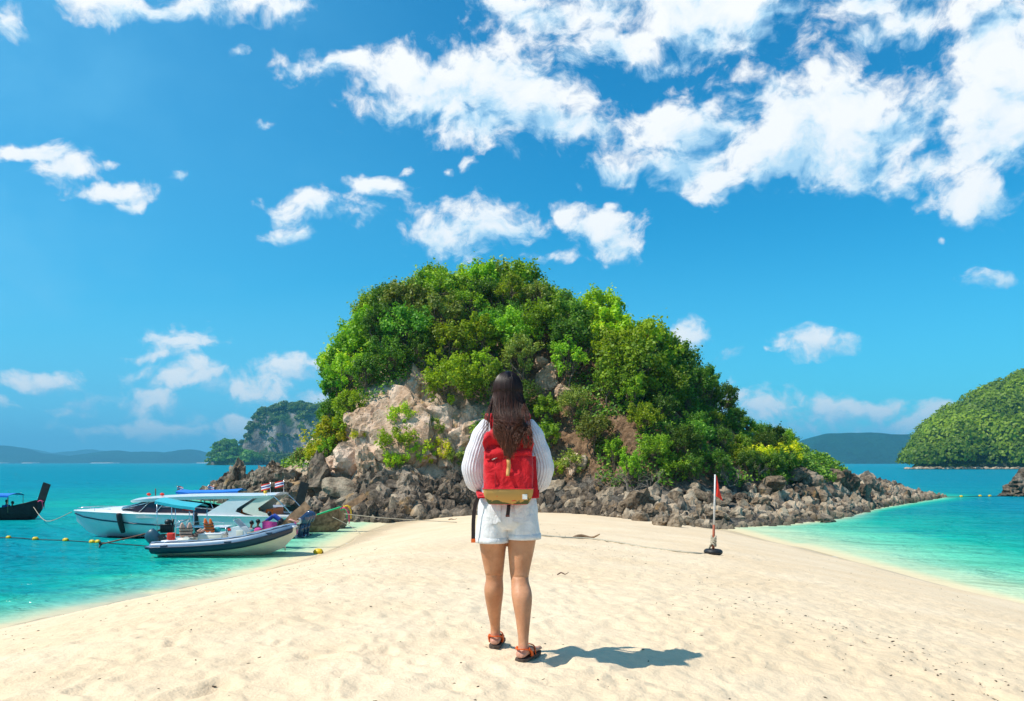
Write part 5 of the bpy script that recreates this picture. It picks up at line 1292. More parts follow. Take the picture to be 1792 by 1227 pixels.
# ---- long-tail boats
def long_tail(x_bow, Y, L, rz, label, mat=WOOD, post_mat=WOODL, canopy=None, post=(0.9, 1.9), motor=True, ribbons=(), sheer=None, beam=.85, cabin=False, wl=0.0, post_w=.30):
    root = empty("longtail_boat", (x_bow - L, Y, wl), (0, 0, rz)); tag(root, label, "boat", "wooden long-tail boats")
    st = []
    for s in (0, .12, .3, .5, .68, .82, .92, .985):
        b = beam * float(crv(s, [0, .15, .45, .7, .85, 1], [.72, .92, 1.0, .82, .50, .07])); zs = float(crv(s, [0, .3, .6, .85, 1], [.62, .55, .66, 1.0, 1.38])); zk = float(crv(s, [0, .5, .8, .95, 1], [-.22, -.30, -.26, -.05, .25]))
        st.append((s * L, [(0.01, zk), (b * .62, zk + .12 + .15 * s), (b * .92, (zk + zs) / 2 + .05), (b, zs)]))
    h, rings = hull_obj("hull", st, mat, root, thick=.045)
    for e in (0, -1):
        mb = MB(); mb.tube([r_[e] + Vector((0, 0, .015)) for r_ in rings], .040, 6); mb.build("gunwale", sheer or post_mat, root)
    # three strakes along each side
    for e in (3, 6):
        for q in (e, len(rings[0]) - 1 - e):
            mb = MB(); mb.tube([r_[q] + Vector((0, .008 if q > e else -.008, 0)) for r_ in rings], .014, 4); mb.build("strake", mat, h)
    for x in np.linspace(.15, .80, 5) * L:
        s = x / L; b = beam * float(crv(s, [0, .15, .45, .7, .85, 1], [.72, .92, 1.0, .82, .50, .07])) * .93
        MB().box((x, 0, float(crv(s, [0, .3, .6, .85], [.42, .38, .46, .72]))), (.22, 2 * b, .04)).build("thwart", mat, root, smooth=False)
    # stem and the tall prow board
    p0, p1 = post
    P = bezier([(L * .93, 0, -.10), (L * .985, 0, .60), (L * 1.0 + .14, 0, 1.30), (L * 1.0 + p0 * .7, 0, 1.30 + (p1 - 1.30) * .62), (L * 1.0 + p0, 0, p1)], 4); mb = MB(); rings2 = []
    for i, p in enumerate(P):
        t = (P[min(i + 1, len(P) - 1)] - P[max(i - 1, 0)]).normalized(); n = Vector((t.z, 0, -t.x)); w = post_w * (.5 + .5 * min(1, i / 5)) * .5
        rings2.append([p + n * w + Vector((0, -.055, 0)), p + n * w + Vector((0, .055, 0)), p - n * w + Vector((0, .055, 0)), p - n * w + Vector((0, -.055, 0))])
    mb.loft(rings2, cap=True); mb.build("prow_post", post_mat, root, smooth=False)
    for k, m in enumerate(ribbons):
        q = P[int(len(P) * .52) + (k % 2)]; o = MB()
        o.tube([q + Vector((.20 * math.cos(a), .12 * math.sin(a), .04 * math.sin(3 * a) + .03 * k)) for a in np.linspace(0, 6.28, 14)], .045, 6)
        for j in range(2): o.tube(bezier([q + Vector((.12, -.12 + .2 * j, 0)), q + Vector((.18 + .05 * k, -.14 + .2 * j, -.25)), q + Vector((.16 + .07 * k, -.12 + .2 * j, -.55 - .15 * k))], 3), [.04, .045, .05, .05, .045, .04, .03], 5, flat=.35)
        o.build("prow_ribbon", m, root)
    if canopy:
        x0, x1, z, m, slope = canopy; w = beam * 1.05
        mb = MB(); rows = []
        for x in np.linspace(x0, x1, 9):
            t = (x - x0) / (x1 - x0); rows.append([Vector((x, y * w, z + slope * (t - .5) + .14 * (1 - y * y) - .03 * math.sin(t * math.pi) * (1 - abs(y)) + .012 * math.sin(7 * t + 5 * y))) for y in np.linspace(-1, 1, 9)])
        mb.loft(rows, closed=False); mb.loft([[v + Vector((0, 0, -.025)) for v in reversed(r_)] for r_ in rows], closed=False)
        mb.loft([[rows[i][0], rows[i][0] + Vector((0, 0, -.13))] for i in range(9)], closed=False)
        cn = mb.build("canopy", m, root)
        for x in (x0 + .08, (x0 + x1) / 2, x1 - .08):
            t = (x - x0) / (x1 - x0)
            for y in (-1, 1): MB().tube([(x, y * w * .92, .55), (x, y * w * .92, z + slope * (t - .5))], .022, 6).build("canopy_pole", CHROME if m is TARPT else WOODL, root)
    if motor:
        e = empty("engine", (.35, 0, .80), (0, 0, 0), root)
        mb = MB(); mb.rbox((0, 0, .10), (.55, .36, .36), .05); mb.build("engine_block", MOTOR, e)
        mb = MB(); mb.ball((.05, 0, .42), (.17, .17, .14), 10, 6); mb.tube([(.2, .1, .2), (.25, .12, .55)], .05, 7); mb.build("air_filter", MOTOR, e)
        mb = MB()
        for k in range(6): mb.tube([(-.22 + .09 * k, -.19, -.02), (-.2 + .09 * k, -.20, .34)], .022, 5)
        mb.tube([(-.25, -.2, .3), (.25, -.2, .3)], .035, 6); mb.build("engine_fin", MOTOR, e)
        MB().tube([(.25, 0, .25), (.9, .05, .50)], .022, 6).build("tiller", CHROME, e)
        MB().tube([(-.25, 0, .05), (-1.6, 0, -.28), (-3.1, 0, -.62)], [.045, .038, .03], 6).build("shaft", BROWN, e)
        mb = MB(); 
        for k in range(3): mb.box((-3.14, .09 * math.cos(k * 2.094), -.64 + .09 * math.sin(k * 2.094)), (.03, .13, .11), Matrix.Rotation(k * 2.094, 3, 'X'))
        mb.build("propeller", MOTOR, e, smooth=False)
    if cabin:
        c = empty("cabin", (L * .42, 0, .6), parent=root)
        for y in (-.62, .62):
            for x in np.linspace(-.9, 1.2, 5): MB().box((x, y, .42), (.07, .06, .84)).build("cabin_post", WOODL, c, smooth=False)
            MB().box((.15, y, .18), (2.15, .03, .36)).build("side_board", WOODL, c, smooth=False); MB().box((.15, y, .79), (2.15, .05, .08)).build("top_rail", WOODL, c, smooth=False)
        mb = MB(); mb.loft([[Vector((x, y, .86 + .10 * (1 - (y / .8) ** 2))) for y in np.linspace(-.8, .8, 7)] for x in (-1.35, 0, 1.45)], closed=False); mb.loft([[Vector((x, y, .82 + .10 * (1 - (y / .8) ** 2))) for y in np.linspace(.8, -.8, 7)] for x in (-1.35, 0, 1.45)], closed=False)
        for y in (-.8, .8): mb.loft([[Vector((x, y, .86)), Vector((x, y, .80))] for x in (-1.35, 1.45)], closed=False)
        mb.build("cabin_roof", simple("grey_roof", (.30, .32, .36), .6), c)
    return root
PXM = lambda Y: FPX / Y
lt1 = long_tail((503 - 896) / PXM(37.4), 37.4, 6.0, 0, "wooden long-tail boat with pale bare prow, teal gunwale and turquoise canopy behind the inflatable", canopy=(.15, 2.0, 2.08, TARPT, -.30), post=(.95, 2.05), sheer=TEAL, beam=.82, post_w=.40)
MB().loft([[Vector((x, y, 1.02 + .05 * (1 - (y / .7) ** 2))) for y in np.linspace(-.7, .7, 6)] for x in np.linspace(1.0, 3.4, 6)], closed=False).build("white_cover", GEL, lt1)
for x in (1.05, 2.2, 3.35):
    for y in (-.68, .68): MB().tube([(x, y, .5), (x, y, 1.02)], .018, 5).build("cover_post", CHROME, lt1)
rail(lt1, [(1.5, -.5, 1.22), (2.2, -.5, 1.28), (3.2, -.5, 1.24)], .014, [((1.5, -.5, 1.03), (1.5, -.5, 1.22)), ((2.4, -.5, 1.03), (2.4, -.5, 1.27)), ((3.2, -.5, 1.03), (3.2, -.5, 1.24))])
o = MB(); q = Vector((6.35, -.10, 1.28)); o.tube(bezier([q, q + Vector((.1, -.05, -.2)), q + Vector((.12, -.05, -.62))], 4), [.05, .05, .05, .05, .06, .07, .07, .06, .03], 6, flat=.5); o.build("prow_ribbon", MAGENTA, lt1)
o = MB(); o.tube([q + Vector((.22 * math.cos(a) - .05, .12 + .14 * math.sin(a), .05 * math.sin(2 * a))) for a in np.linspace(0, 6.28, 14)], .05, 6); o.build("prow_ribbon", FPINK, lt1)
lt2 = long_tail((598 - 896) / PXM(46.2), 46.2, 8.0, 0, "brown wooden long-tail boat with green and orange ribbons on its prow, beached by the rocks", post=(1.35, 2.15), ribbons=(GREENR, YELR, PINKR), cabin=True, motor=False, beam=.95, post_w=.36)
o = MB(); o.tube(bezier([(6.7, -.62, 1.02), (7.3, -.42, 1.22), (8.0, -.1, 1.45)], 4), [.03, .04, .05, .055, .055, .055, .05, .05, .045], 7); o.build("green_sash", GREENR, lt2)
lt3 = long_tail((519 - 896) / PXM(50.5), 50.5, 9.0, 0, "long-tail boat with near-black prow and blue canopy in front of the rocks", mat=WOODD, post_mat=WOODD, canopy=(2.5, 5.6, 2.18, TARPB, .10), post=(.55, 2.75), motor=False, beam=.9, post_w=.55)
lt4 = long_tail((470 - 896) / PXM(54), 54, 8.5, 0, "long-tail boat with a small blue canopy, farthest behind the white speedboat", mat=WOODD, post_mat=WOODD, canopy=(2.6, 4.6, 2.0, TARPB, -.12), post=(.3, 1.35), motor=False, beam=.9)
flag(lt4, (2.3, 0, 1.9), .55, .42, thai()); flag(lt4, (4.4, 0, 1.95), .55, .42, thai()); 
lt5 = long_tail((64 - 896) / PXM(55.8), 55.8, 9.0, R(2), "black long-tail boat with pink prow ribbon and blue canopy at the left edge", mat=WOODD, post_mat=WOODD, canopy=(5.2, 8.0 - .55, 1.75, TARPB, -.06), post=(.55, 2.55), motor=False, ribbons=(PINKR,), beam=.95, post_w=.5)

# ---- white speedboat
def build_speedboat():
    L = 12.0; Y = 43.1; root = empty("speedboat", ((137 - 896) / PXM(Y) + L / 2, Y, 0.0), (0, 0, math.pi + R(1.5)))
    tag(root, "long white speedboat with hard roof and swept arch, bow pointing left", "boat")
    st = [(-L / 2, [(0, -.35), (1.05, -.10), (1.40, .28), (1.48, 1.15)]), (-3, [(0, -.45), (1.10, -.12), (1.50, .28), (1.60, 1.20)]), (0, [(0, -.45), (1.05, -.05), (1.48, .38), (1.62, 1.28)]), (2.4, [(0, -.38), (.78, .10), (1.22, .55), (1.48, 1.34)]), (4.3, [(0, -.15), (.38, .35), (.72, .75), (1.08, 1.40)]), (5.4, [(0, .28), (.14, .65), (.34, .95), (.62, 1.43)]), (6.0, [(0, .85), (.04, 1.02), (.10, 1.20), (.22, 1.44)]), (L / 2, [(0, 1.25), (.01, 1.30), (.02, 1.36), (.04, 1.44)])]
    h, rings = hull_obj("hull", st, GEL, root, thick=.08)
    for e in (0, -1):
        MB().tube([r_[e] for r_ in rings], .045, 6).build("gunwale", GEL, root)
        q = 2 if e == 0 else len(rings[0]) - 3
        MB().tube([r_[q] + Vector((0, -.012 if e == 0 else .012, -.0)) for r_ in rings], .040, 6).build("rub_rail", NAVY, root)
    # painted bottom
    MB().loft([[Vector((p.x, p.y * 1.006, p.z - .006)) for p in r_ if p.z < .16] [:1] * 0 + [Vector((p.x, p.y * 1.004, min(p.z, .10) - .004)) for p in r_[4:-4]] for r_ in rings[:5]], closed=False).build("bottom_paint", NAVY, root)
    # deck: foredeck, side decks
    MB().loft([[Vector((x, -b, z)), Vector((x, -b * .5, z + c)), Vector((x, 0, z + c * 1.25)), Vector((x, b * .5, z + c)), Vector((x, b, z))] for x, b, z, c in ((1.9, 1.50, 1.31, .34), (3.0, 1.36, 1.35, .30), (4.3, 1.02, 1.38, .18), (5.4, .58, 1.41, .08), (6.1, .06, 1.42, .02))], closed=False).build("foredeck", GEL, root)
    MB().loft([[Vector((x, -1.55, 1.12)), Vector((x, 1.55, 1.12))] for x in (-6.0, -1, 2.2)], closed=False).build("cockpit_floor", CREAM, root)
    for s in (-1, 1):
        MB().loft([[Vector((x, s * (b - .02), z)), Vector((x, s * (b - .30), z + .10)), Vector((x, s * (b - .34), z + .02))] for x, b, z in ((-6.1, 1.48, 1.16), (-3, 1.6, 1.21), (0, 1.62, 1.29), (2.4, 1.48, 1.35))], closed=False).build("side_deck", GEL, root)
        # side window band: dark glass under the roof with frames
        w = MB(); w.loft([[Vector((x, s * b, z0)), Vector((x, s * b2, z1))] for x, b, b2, z0, z1 in ((2.9, 1.12, 1.06, 1.55, 1.66), (2.2, 1.30, 1.18, 1.42, 1.86), (1.2, 1.36, 1.24, 1.38, 2.00), (-.4, 1.38, 1.26, 1.34, 1.80), (-2.1, 1.38, 1.28, 1.32, 1.52))], closed=False); w.build("side_window", GLASSD, root)
        fr = MB()
        fr.tube([(3.1, s * 1.10, 1.56), (1.2, s * 1.27, 2.03)], .03, 5); fr.tube([(1.25, s * 1.38, 1.36), (.7, s * 1.28, 2.04)], .022, 5); fr.tube([(2.1, s * 1.34, 1.42), (1.6, s * 1.25, 1.93)], .02, 5)
        fr.tube([(3.0, s * 1.14, 1.60), (0, s * 1.36, 1.72), (-2.4, s * 1.42, 1.52)], .022, 5); fr.build("window_frame", CHROME, root)
        for x in (-.6, -1.9): MB().tube([(x, s * 1.40, 1.30), (x + .35, s * 1.30, 2.05)], .025, 6).build("roof_post", CHROME, root)
    # windscreen
    MB().loft([[Vector((3.15, -1.06, 1.56)), Vector((3.35, -.5, 1.64)), Vector((3.38, 0, 1.66)), Vector((3.35, .5, 1.64)), Vector((3.15, 1.06, 1.56))], [Vector((1.55, -1.2, 2.02)), Vector((1.75, -.55, 2.06)), Vector((1.8, 0, 2.07)), Vector((1.75, .55, 2.06)), Vector((1.55, 1.2, 2.02))]], closed=False).build("windscreen", GLASSD, root)
    # roof
    rows = []
    for x, b, z, th in ((2.72, .95, 1.98, .04), (2.5, 1.25, 2.03, .12), (1.6, 1.42, 2.13, .17), (0, 1.48, 2.22, .17), (-2, 1.50, 2.26, .16), (-3.9, 1.48, 2.27, .14), (-4.75, 1.42, 2.30, .10), (-5.0, 1.36, 2.32, .04)):
        up = [Vector((x, y * b, z + .10 * (1 - y * y))) for y in np.linspace(-1, 1, 9)]; rows.append(up + [Vector((x, y * b * .97, z - th)) for y in np.linspace(1, -1, 9)])
    autosmooth(MB().loft(rows, cap=True).build("roof", GEL, root), 50)
    # swept arch: slanted pylon with a notch, both sides
    for s in (-1, 1):
        outer = [(-.9, 1.30), (-1.55, 1.42), (-2.9, 2.16), (-5.0, 2.30), (-4.2, 1.75), (-3.75, 1.48), (-4.5, 1.20), (-2.2, 1.22)]
        outer = [(-1.3, 1.26), (-2.7, 2.14), (-3.9, 2.16), (-3.05, 1.62), (-2.95, 1.45), (-3.6, 1.20)]
        mb = MB(); mb.loft([[Vector((x, s * (1.52 - .10 * (z - 1.2) + o), z)) for x, z in outer] for o in (0, -.09)], cap=True); mb.build("arch_pylon", GEL, root, smooth=False)
        outer = [(-4.10, 2.16), (-4.9, 2.20), (-4.25, 1.70), (-4.35, 1.50), (-5.2, 1.24), (-5.75, 1.20), (-4.4, 1.20), (-3.8, 1.34), (-3.62, 1.50)]
        mb = MB(); mb.loft([[Vector((x, s * (1.50 - .10 * (z - 1.2) + o), z)) for x, z in [(-4.05, 2.14), (-4.95, 2.22), (-4.10, 1.62), (-4.15, 1.48), (-4.9, 1.22), (-3.9, 1.22), (-3.35, 1.42), (-3.30, 1.58)]] for o in (-.02, -.10)], cap=True); mb.build("rear_pylon", CREAM, root, smooth=False)
        rail(root, [(-5.9, s * 1.40, 1.25), (-5.0, s * 1.44, 2.18), (-4.5, s * 1.40, 2.28)], .03, name="arch_tube")
    rail(root, [(5.85, -.2, 1.60), (5.0, -.78, 1.62), (3.6, -1.22, 1.56)], .016, [((5.5, -.5, 1.42), (5.5, -.5, 1.62)), ((4.6, -.92, 1.38), (4.6, -.92, 1.60))]); rail(root, [(5.85, .2, 1.60), (5.0, .78, 1.62), (3.6, 1.22, 1.56)], .016, [((5.5, .5, 1.42), (5.5, .5, 1.62)), ((4.6, .92, 1.38), (4.6, .92, 1.60))])
    # rails and rolled awning at the stern
    for x in np.linspace(-4.6, .6, 5): MB().rbox((x, 0, 1.34), (.42, 2.2, .42), .08).build("bench", BROWN if x > -3 else FORANGE, root)
    for k, y in enumerate((-.75, 0, .75)): outboard(root, -L / 2 + .0, y, .80, NAVYP, R(-10), .95)
    MB().rbox((-6.0, 0, .9), (.5, 2.6, .30), .08).build("swim_platform", GEL, root)
    # fenders hung from the rail
    for x in (3.1, -.9):
        mb = MB(); mb.tube(bezier([(x, 1.56 if x < 3 else 1.44, 1.38), (x - .05, 1.63 if x < 3 else 1.42, 1.0), (x - .14, 1.58 if x < 3 else 1.24, .35)], 4), [.10, .13, .14, .14, .14, .14, .14, .13, .11], 10); mb.build("fender", BLACK, root)
    flag(root, (-4.55, .7, 2.32), .62, .5, thai()); flag(root, (-4.85, -.9, 2.34), .70, .5, thai())
    mb = MB(); mb.tube([(-4.2, .4, 2.3), (-4.2, .4, 2.5)], .09, 8); mb.build("lamp", YEL, root)
    for x in (1.9, 1.2): MB().ball((x, .6, 2.32), (.12, .09, .08), 8, 5).build("roof_light", FRED, root)
    MB().tube([(1.55, .6, 2.25), (1.55, .6, 2.62)], .03, 6).build("aerial", BROWN, root)
    return root
sb = build_speedboat()

# ------------------------------------------------------------------ people on the boats
HAIRB = simple("black_hair", (.015, .012, .010), .5)
SKINB = simple("tanned_skin", (.30, .15, .085), .6)
def figure(base, J, shirt, trousers, label, rz=0.0, hat=None):
    """J: joints in metres: pelvis, chest, head, and (shoulder.. elbow, hand), (knee, foot) pairs"""
    root = empty("person", tuple(base), (0, 0, rz)); tag(root, label, "person")
    v = {k: Vector(p) for k, p in J.items()}
    b = MB(); b.tube(bezier([v['pelvis'], (v['pelvis'] + v['chest']) / 2, v['chest']], 3), [.13, .135, .13, .13, .135, .14, .12], 12, flat=.75)
    nk = (v['head'] - v['chest']).normalized(); b.tube([v['chest'], v['head'] - nk * .06], .055, 8); b.ball(v['head'] , (.085, .095, .115), 12, 9); b.ball(v['head'] + Vector((.0, 0.09, -.01)), (.02, .02, .025), 6, 5)
    side = Vector((0, 0, 1)).cross(v.get('fwd', Vector((0, 1, 0)))).normalized() if 'fwd' not in v else v['fwd'].cross(Vector((0, 0, 1))).normalized()
    cl = MB(); tr = MB(); cl.tube(bezier([v['pelvis'] * .9 + v['chest'] * .1, (v['pelvis'] + v['chest']) / 2, v['chest'] + nk * .04], 3), [.150, .152, .148, .150, .155, .160, .11], 12, flat=.78)
    for s, q in ((-1, 'l'), (1, 'r')):
        sh = v['chest'] + side * .17 * s; hp = v['pelvis'] + side * .09 * s; el, ha, kn, fo = v['el' + q], v['ha' + q], v['kn' + q], v['fo' + q]
        b.tube([sh, (sh + el) / 2, el, (el + ha) / 2, ha], [.055, .050, .043, .040, .030], 8)
        d = (ha - el).normalized(); b.ball(ha + d * .04, (.035, .03, .04), 8, 6)
        for k in range(4): b.tube([ha + d * .06 + side * (.012 * k - .018), ha + d * .13 + side * (.013 * k - .02)], [.009, .007], 5)
        b.tube([ha + d * .01, ha + d * .06 + side * .045 * -s], [.012, .009], 5)
        b.tube([hp, (hp + kn) / 2, kn, (kn + fo) / 2, fo], [.085, .075, .058, .055, .038], 8); b.tube([fo + Vector((0, -.04, -.01)), fo + v.get('fwd', Vector((0, 1, 0))) * .17 + Vector((0, 0, -.03))], [.042, .03], 7)
        cl.tube([sh, (sh + el) / 2, el, (el * .5 + ha * .5)], [.068, .062, .055, .048], 8); tr.tube([hp, (hp + kn) / 2, kn, kn * .4 + fo * .6], [.105, .092, .075, .066], 8)
    tr.ball(v['pelvis'], (.16, .13, .13), 10, 7)
    remeshed(b, "body", .018, SKINB, root, 3); remeshed(cl, "shirt", .02, shirt, root, 3); remeshed(tr, "trousers", .02, trousers, root, 3)
    h = MB(); h.ball(v['head'] + Vector((0, -.01, .025)), (.095, .105, .105), 12, 8); h.build("hair" if hat is None else "cap", hat or HAIRB, root)
    return root
BLUES = cloth_material("blue_shirt", (.012, .06, .36), 300, 9, .01); DARKT = cloth_material("dark_trousers", (.018, .020, .030), 300, 9, .01); GREYS = cloth_material("grey_shirt", (.33, .32, .31), 300, 9, .01); BLACKS = cloth_material("black_shirt", (.03, .03, .035), 300, 9, .01)
bx, by = (488 - 896) / PXM(37.0), 36.9
figure((bx, by, .70), {'pelvis': (.12, 0, .62), 'chest': (-.20, 0, .86), 'head': (-.40, -.02, .93), 'fwd': (-1, 0, 0), 'ell': (-.42, -.15, .70), 'hal': (-.66, -.12, .58), 'elr': (-.40, .18, .68), 'har': (-.62, .12, .55), 'knl': (.02, -.10, .34), 'fol': (.14, -.10, .02), 'knr': (.06, .10, .34), 'for': (.22, .10, .02)}, BLUES, DARKT, "man in blue long-sleeved shirt bending over a pink towel on the boat")
sit = lambda: {'pelvis': (0, 0, .42), 'chest': (.0, -.02, .82), 'head': (.02, .02, 1.08), 'fwd': (0, 1, 0), 'ell': (-.24, .06, .62), 'hal': (-.12, .28, .50), 'elr': (.24, .06, .62), 'har': (.12, .28, .50), 'knl': (-.10, .42, .42), 'fol': (-.10, .45, .03), 'knr': (.10, .42, .42), 'for': (.10, .45, .03)}
figure(((441 - 896) / PXM(37.4), 37.3, .10), sit(), GREYS, DARKT, "seated person in grey shirt left of the pink cushion on the boat", R(-60))
figure(((449 - 896) / PXM(37.4), 37.6, .14), sit(), BLACKS, DARKT, "seated person in black shirt nearest the pink cushion on the boat", R(-80))
figure(((11 - 896) / PXM(55.8), 55.8, .22), sit(), BLUES, DARKT, "left of two people sitting under the canopy of the black boat", R(40))
figure(((23 - 896) / PXM(55.8), 55.7, .12), sit(), BLACKS, DARKT, "right of two people sitting under the canopy of the black boat", R(-40))
# pink towel and cushion
mb = MB(); mb.loft([[Vector((x, .03 * math.sin(x * 11), z0 + .02 * math.sin(x * 6))) for z0 in (0, .13, .26, .40, .52)] for x in np.linspace(0, .66, 12)], closed=False); mb.loft([[Vector((x, .03 * math.sin(x * 11) + .02, z0 + .02 * math.sin(x * 6))) for z0 in (.52, .40, .26, .13, 0)] for x in np.linspace(0, .66, 12)], closed=False)
tag(mb.build("towel", MAGENTA, loc=((459 - 896) / PXM(36.5), 36.5, .78)), "pink towel held out by the man in blue", "towel")
mb = MB(); mb.rbox((0, 0, .2), (.36, .3, .40), .12); tag(mb.build("cushion", MAGENTA, loc=((452 - 896) / PXM(36.6), 36.6, .62)), "pink rounded cushion beside the pink towel on the boat", "cushion")
mb = MB(); mb.tube([(0, 0, 0), (.12, 0, .01), (.2, 0, .02), (.55, 0, .03), (.62, 0, .03)], [.04, .05, .08, .08, .03], 10); tag(mb.build("fire_extinguisher", FRED, loc=((322 - 896) / PXM(37.2), 37.0, 1.82)), "red cylinder strapped under the turquoise canopy", "cylinder")

# gear lying about in the inflatable and on the long-tail boat
bpy.context.view_layer.update()
def crate(name, p, size, mat, label, cat, r=.04):
    mb = MB(); mb.rbox((0, 0, size[2] / 2), size, r); o = mb.build(name, mat, loc=tuple(p)); tag(o, label, cat)
    return o
crate("cool_box", rp(-.25, .35, .46), (.55, .36, .38), GEL, "white cool box on the inflatable's floor behind the console", "cool box")
crate("dry_bag", rp(-.55, -.05, .985), (.30, .26, .22), TEAL, "small teal dry bag on the inflatable's seat", "bag", .09)
crate("folded_tarpaulin", rp(1.25, -.25, .60), (.60, .36, .14), TARPT, "folded turquoise tarpaulin in front of the inflatable's console", "tarpaulin", .05)
crate("duffel_bag", rp(1.0, .30, .56), (.55, .30, .28), BLACK, "black duffel bag in the inflatable's bow", "bag", .12)
crate("fuel_can", rp(-2.35, -.55, .74), (.32, .22, .30), FRED, "red fuel can on the inflatable's stern deck", "fuel can", .05)
mb = MB()
for k in range(5): mb.tube([Vector(((.20 - .015 * k) * math.cos(a), (.20 - .015 * k) * math.sin(a), .02 + .028 * k)) for a in np.linspace(0, 6.28, 18)], .016, 5)
tag(mb.build("rope_coil", ROPE, loc=tuple(rp(1.95, 0, .80))), "coil of pale rope in the inflatable's bow", "rope")
for k, (x, y) in enumerate(((-.3, -.35), (.15, -.3))):
    crate("foam_box", lt1.matrix_basis @ Vector((3.9 + x, y, .47)), (.36, .30, .26), GEL, ("left", "right")[k] + " one of two white foam boxes amidships on the long-tail boat", "box")
# ------------------------------------------------------------------ buoys, flag, ropes, rock in the bay, litter on the sand
def buoy(u, v, label, wpx, grp, z=None):
    p = on_ground(u, v) if z is None else Vector(((u - 896) / FPX * (CAM_Z - 0) * FPX / (v - 810), CAM_Z * FPX / (v - 810), 0.0))
    r = wpx * .43 / FPX * p.y; o = empty("buoy", (p.x, p.y, p.z + r * .35), (0, 0, random.uniform(-.3, .3))); tag(o, label, "buoy", grp)
    mb = MB(); mb.loft([[Vector((x * r, r * k * math.cos(a), r * k * math.sin(a))) for a in [2 * math.pi * j / 12 for j in range(12)]] for x, k in ((-1, .25), (-.92, .55), (-.6, .78), (0, .84), (.6, .78), (.92, .55), (1, .25))], cap=True); mb.build("float", YEL, o)
    MB().tube([(-r * 1.2, 0, 0), (r * 1.2, 0, 0)], r * .16, 6).build("collar", BLACK, o); return p
lb = [(15, 942, 9, "yellow float nearest the left edge of the picture"), (62, 945, 11, "yellow float second from the left edge"), (115, 947, 11, "yellow float third from the left edge"), (161, 950, 11, "left one of the touching pair of yellow floats"), (171, 950, 11, "right one of the touching pair of yellow floats"), (271, 958, 13, "yellow float by the stern of the inflatable boat")]
LP = [buoy(u, v, lab, w, "yellow floats of the left rope", 0) for u, v, w, lab in lb]
buoy(557, 969, "yellow float lying on the sand before the bows", 18, "yellow floats of the left rope")
RP = [buoy(u, v, f"tiny yellow float, {NUM[i]} from the left on the right hand float line", 6, "yellow floats of the right rope", 0) for i, (u, v) in enumerate([(1562, 873), (1583, 872), (1603, 871), (1625, 871), (1649, 870), (1682, 870), (1715, 869), (1732, 869), (1775, 869)])]
def rope(name, P, r, label, mat=ROPE, n=6):
    o = MB().tube(bezier(P, n), r, 5).build(name, mat); tag(o, label, "rope"); return o
rope("float_rope", [Vector((LP[0].x - 4, LP[0].y, .02))] + [p + Vector((0, 0, .03)) for p in LP], .022, "thin rope stringing the left yellow floats together", BLACK)
rope("float_rope", [p + Vector((0, 0, .03)) for p in RP], .03, "thin rope stringing the right yellow floats together", BLACK)
rope("mooring_rope", [Vector((-33.4, 55.6, .9)), Vector((-29.5, 50.5, .30)), Vector((-24.6, 44.5, 1.25))], .022, "pale mooring rope from the black boat to the speedboat bow")
rope("mooring_rope", [Vector((-9.7, 46.0, 1.05)), Vector((-7.0, 45.5, .82)), Vector((-3.2, 46.2, float(sand_z(np.array([-3.2]), np.array([46.2]))[0]) + .02))], .022, "pale mooring rope from the ribboned boat to the sand")
rope("mooring_rope", [Vector((-10.2, 46.0 - .75, .92)), Vector((-9.2, 45.2, .42)), Vector((-8.5, 44.6, .05))], .018, "short slack rope hanging from the ribboned boat's bow")
rope("mooring_rope", [Vector((-10.55, 37.0, 1.0)), Vector((-10.3, 36.2, .5)), Vector((-10.2, 35.8, .05))], .02, "short rope hanging from the pale bare prow")

# flag pole on the right of the beach
def build_flag():
    p = on_ground(1248, 970); sc = p.y / FPX; H = 140 * sc
    p.z = float(sand_z(np.array([p.x]), np.array([p.y]))[0])
    root = empty("flag_pole", tuple(p), (0, R(1.4), 0)); tag(root, "thin flag pole with red pennant standing in a black tyre on the beach", "flag pole")
    ty = MB(); Rr, rr = .145, .062
    ty.loft([[Vector(((Rr + rr * math.cos(b)) * math.cos(a), (Rr + rr * math.cos(b)) * math.sin(a), rr * .95 + rr * math.sin(b))) for b in [2 * math.pi * j / 10 for j in range(10)]] for a in [2 * math.pi * i / 28 for i in range(29)]]); ty.build("tyre", BLACK, root)
    tf = MB(); tf.ball((0, 0, .06), (.12, .12, .055), 14, 5); tf.build("concrete_fill", simple("dirty_concrete", (.12, .11, .10), .9), root)
    MB().tube([(0, 0, .05), (.002, 0, H * .22), (0, 0, H * .37)], [.030, .029, .028], 8).build("lower_pole", simple("rusty_red_pole", (.40, .10, .045), .6, var=.25, vscale=12), root)
    MB().tube([(0, 0, H * .36), (.004, 0, H * .7), (0, 0, H)], [.022, .021, .018], 8).build("upper_pole", simple("white_pole", (.72, .70, .68), .5, var=.1), root)
    kn = MB()
    for k in range(5): kn.tube([Vector((.05 * math.cos(a + k), .05 * math.sin(a + k), .22 + .04 * k + .035 * math.sin(2 * a + k))) for a in np.linspace(0, 6.28, 12)], .022, 5)
    kn.build("rope_knot", ROPE, root)
    fl = MB(); top, bot = H * .985, H * .73
    rows = []
    for i in range(9):
        t = i / 8; z0 = top + (bot - top) * t; wd = .015 + .15 * t ** 1.3
        rows.append([Vector((.025 + wd * q, .035 * math.sin(q * 5 + t * 4) * t, z0 - .10 * q * t)) for q in np.linspace(0, 1, 7)])
    fl.loft(rows, closed=False); fl.loft([[v + Vector((0, .004, 0)) for v in reversed(r_)] for r_ in rows], closed=False); fl.build("pennant", FRED, root)
    return p
fp_ = build_flag()
P = [fp_ + Vector((-.05, -.02, .24))]
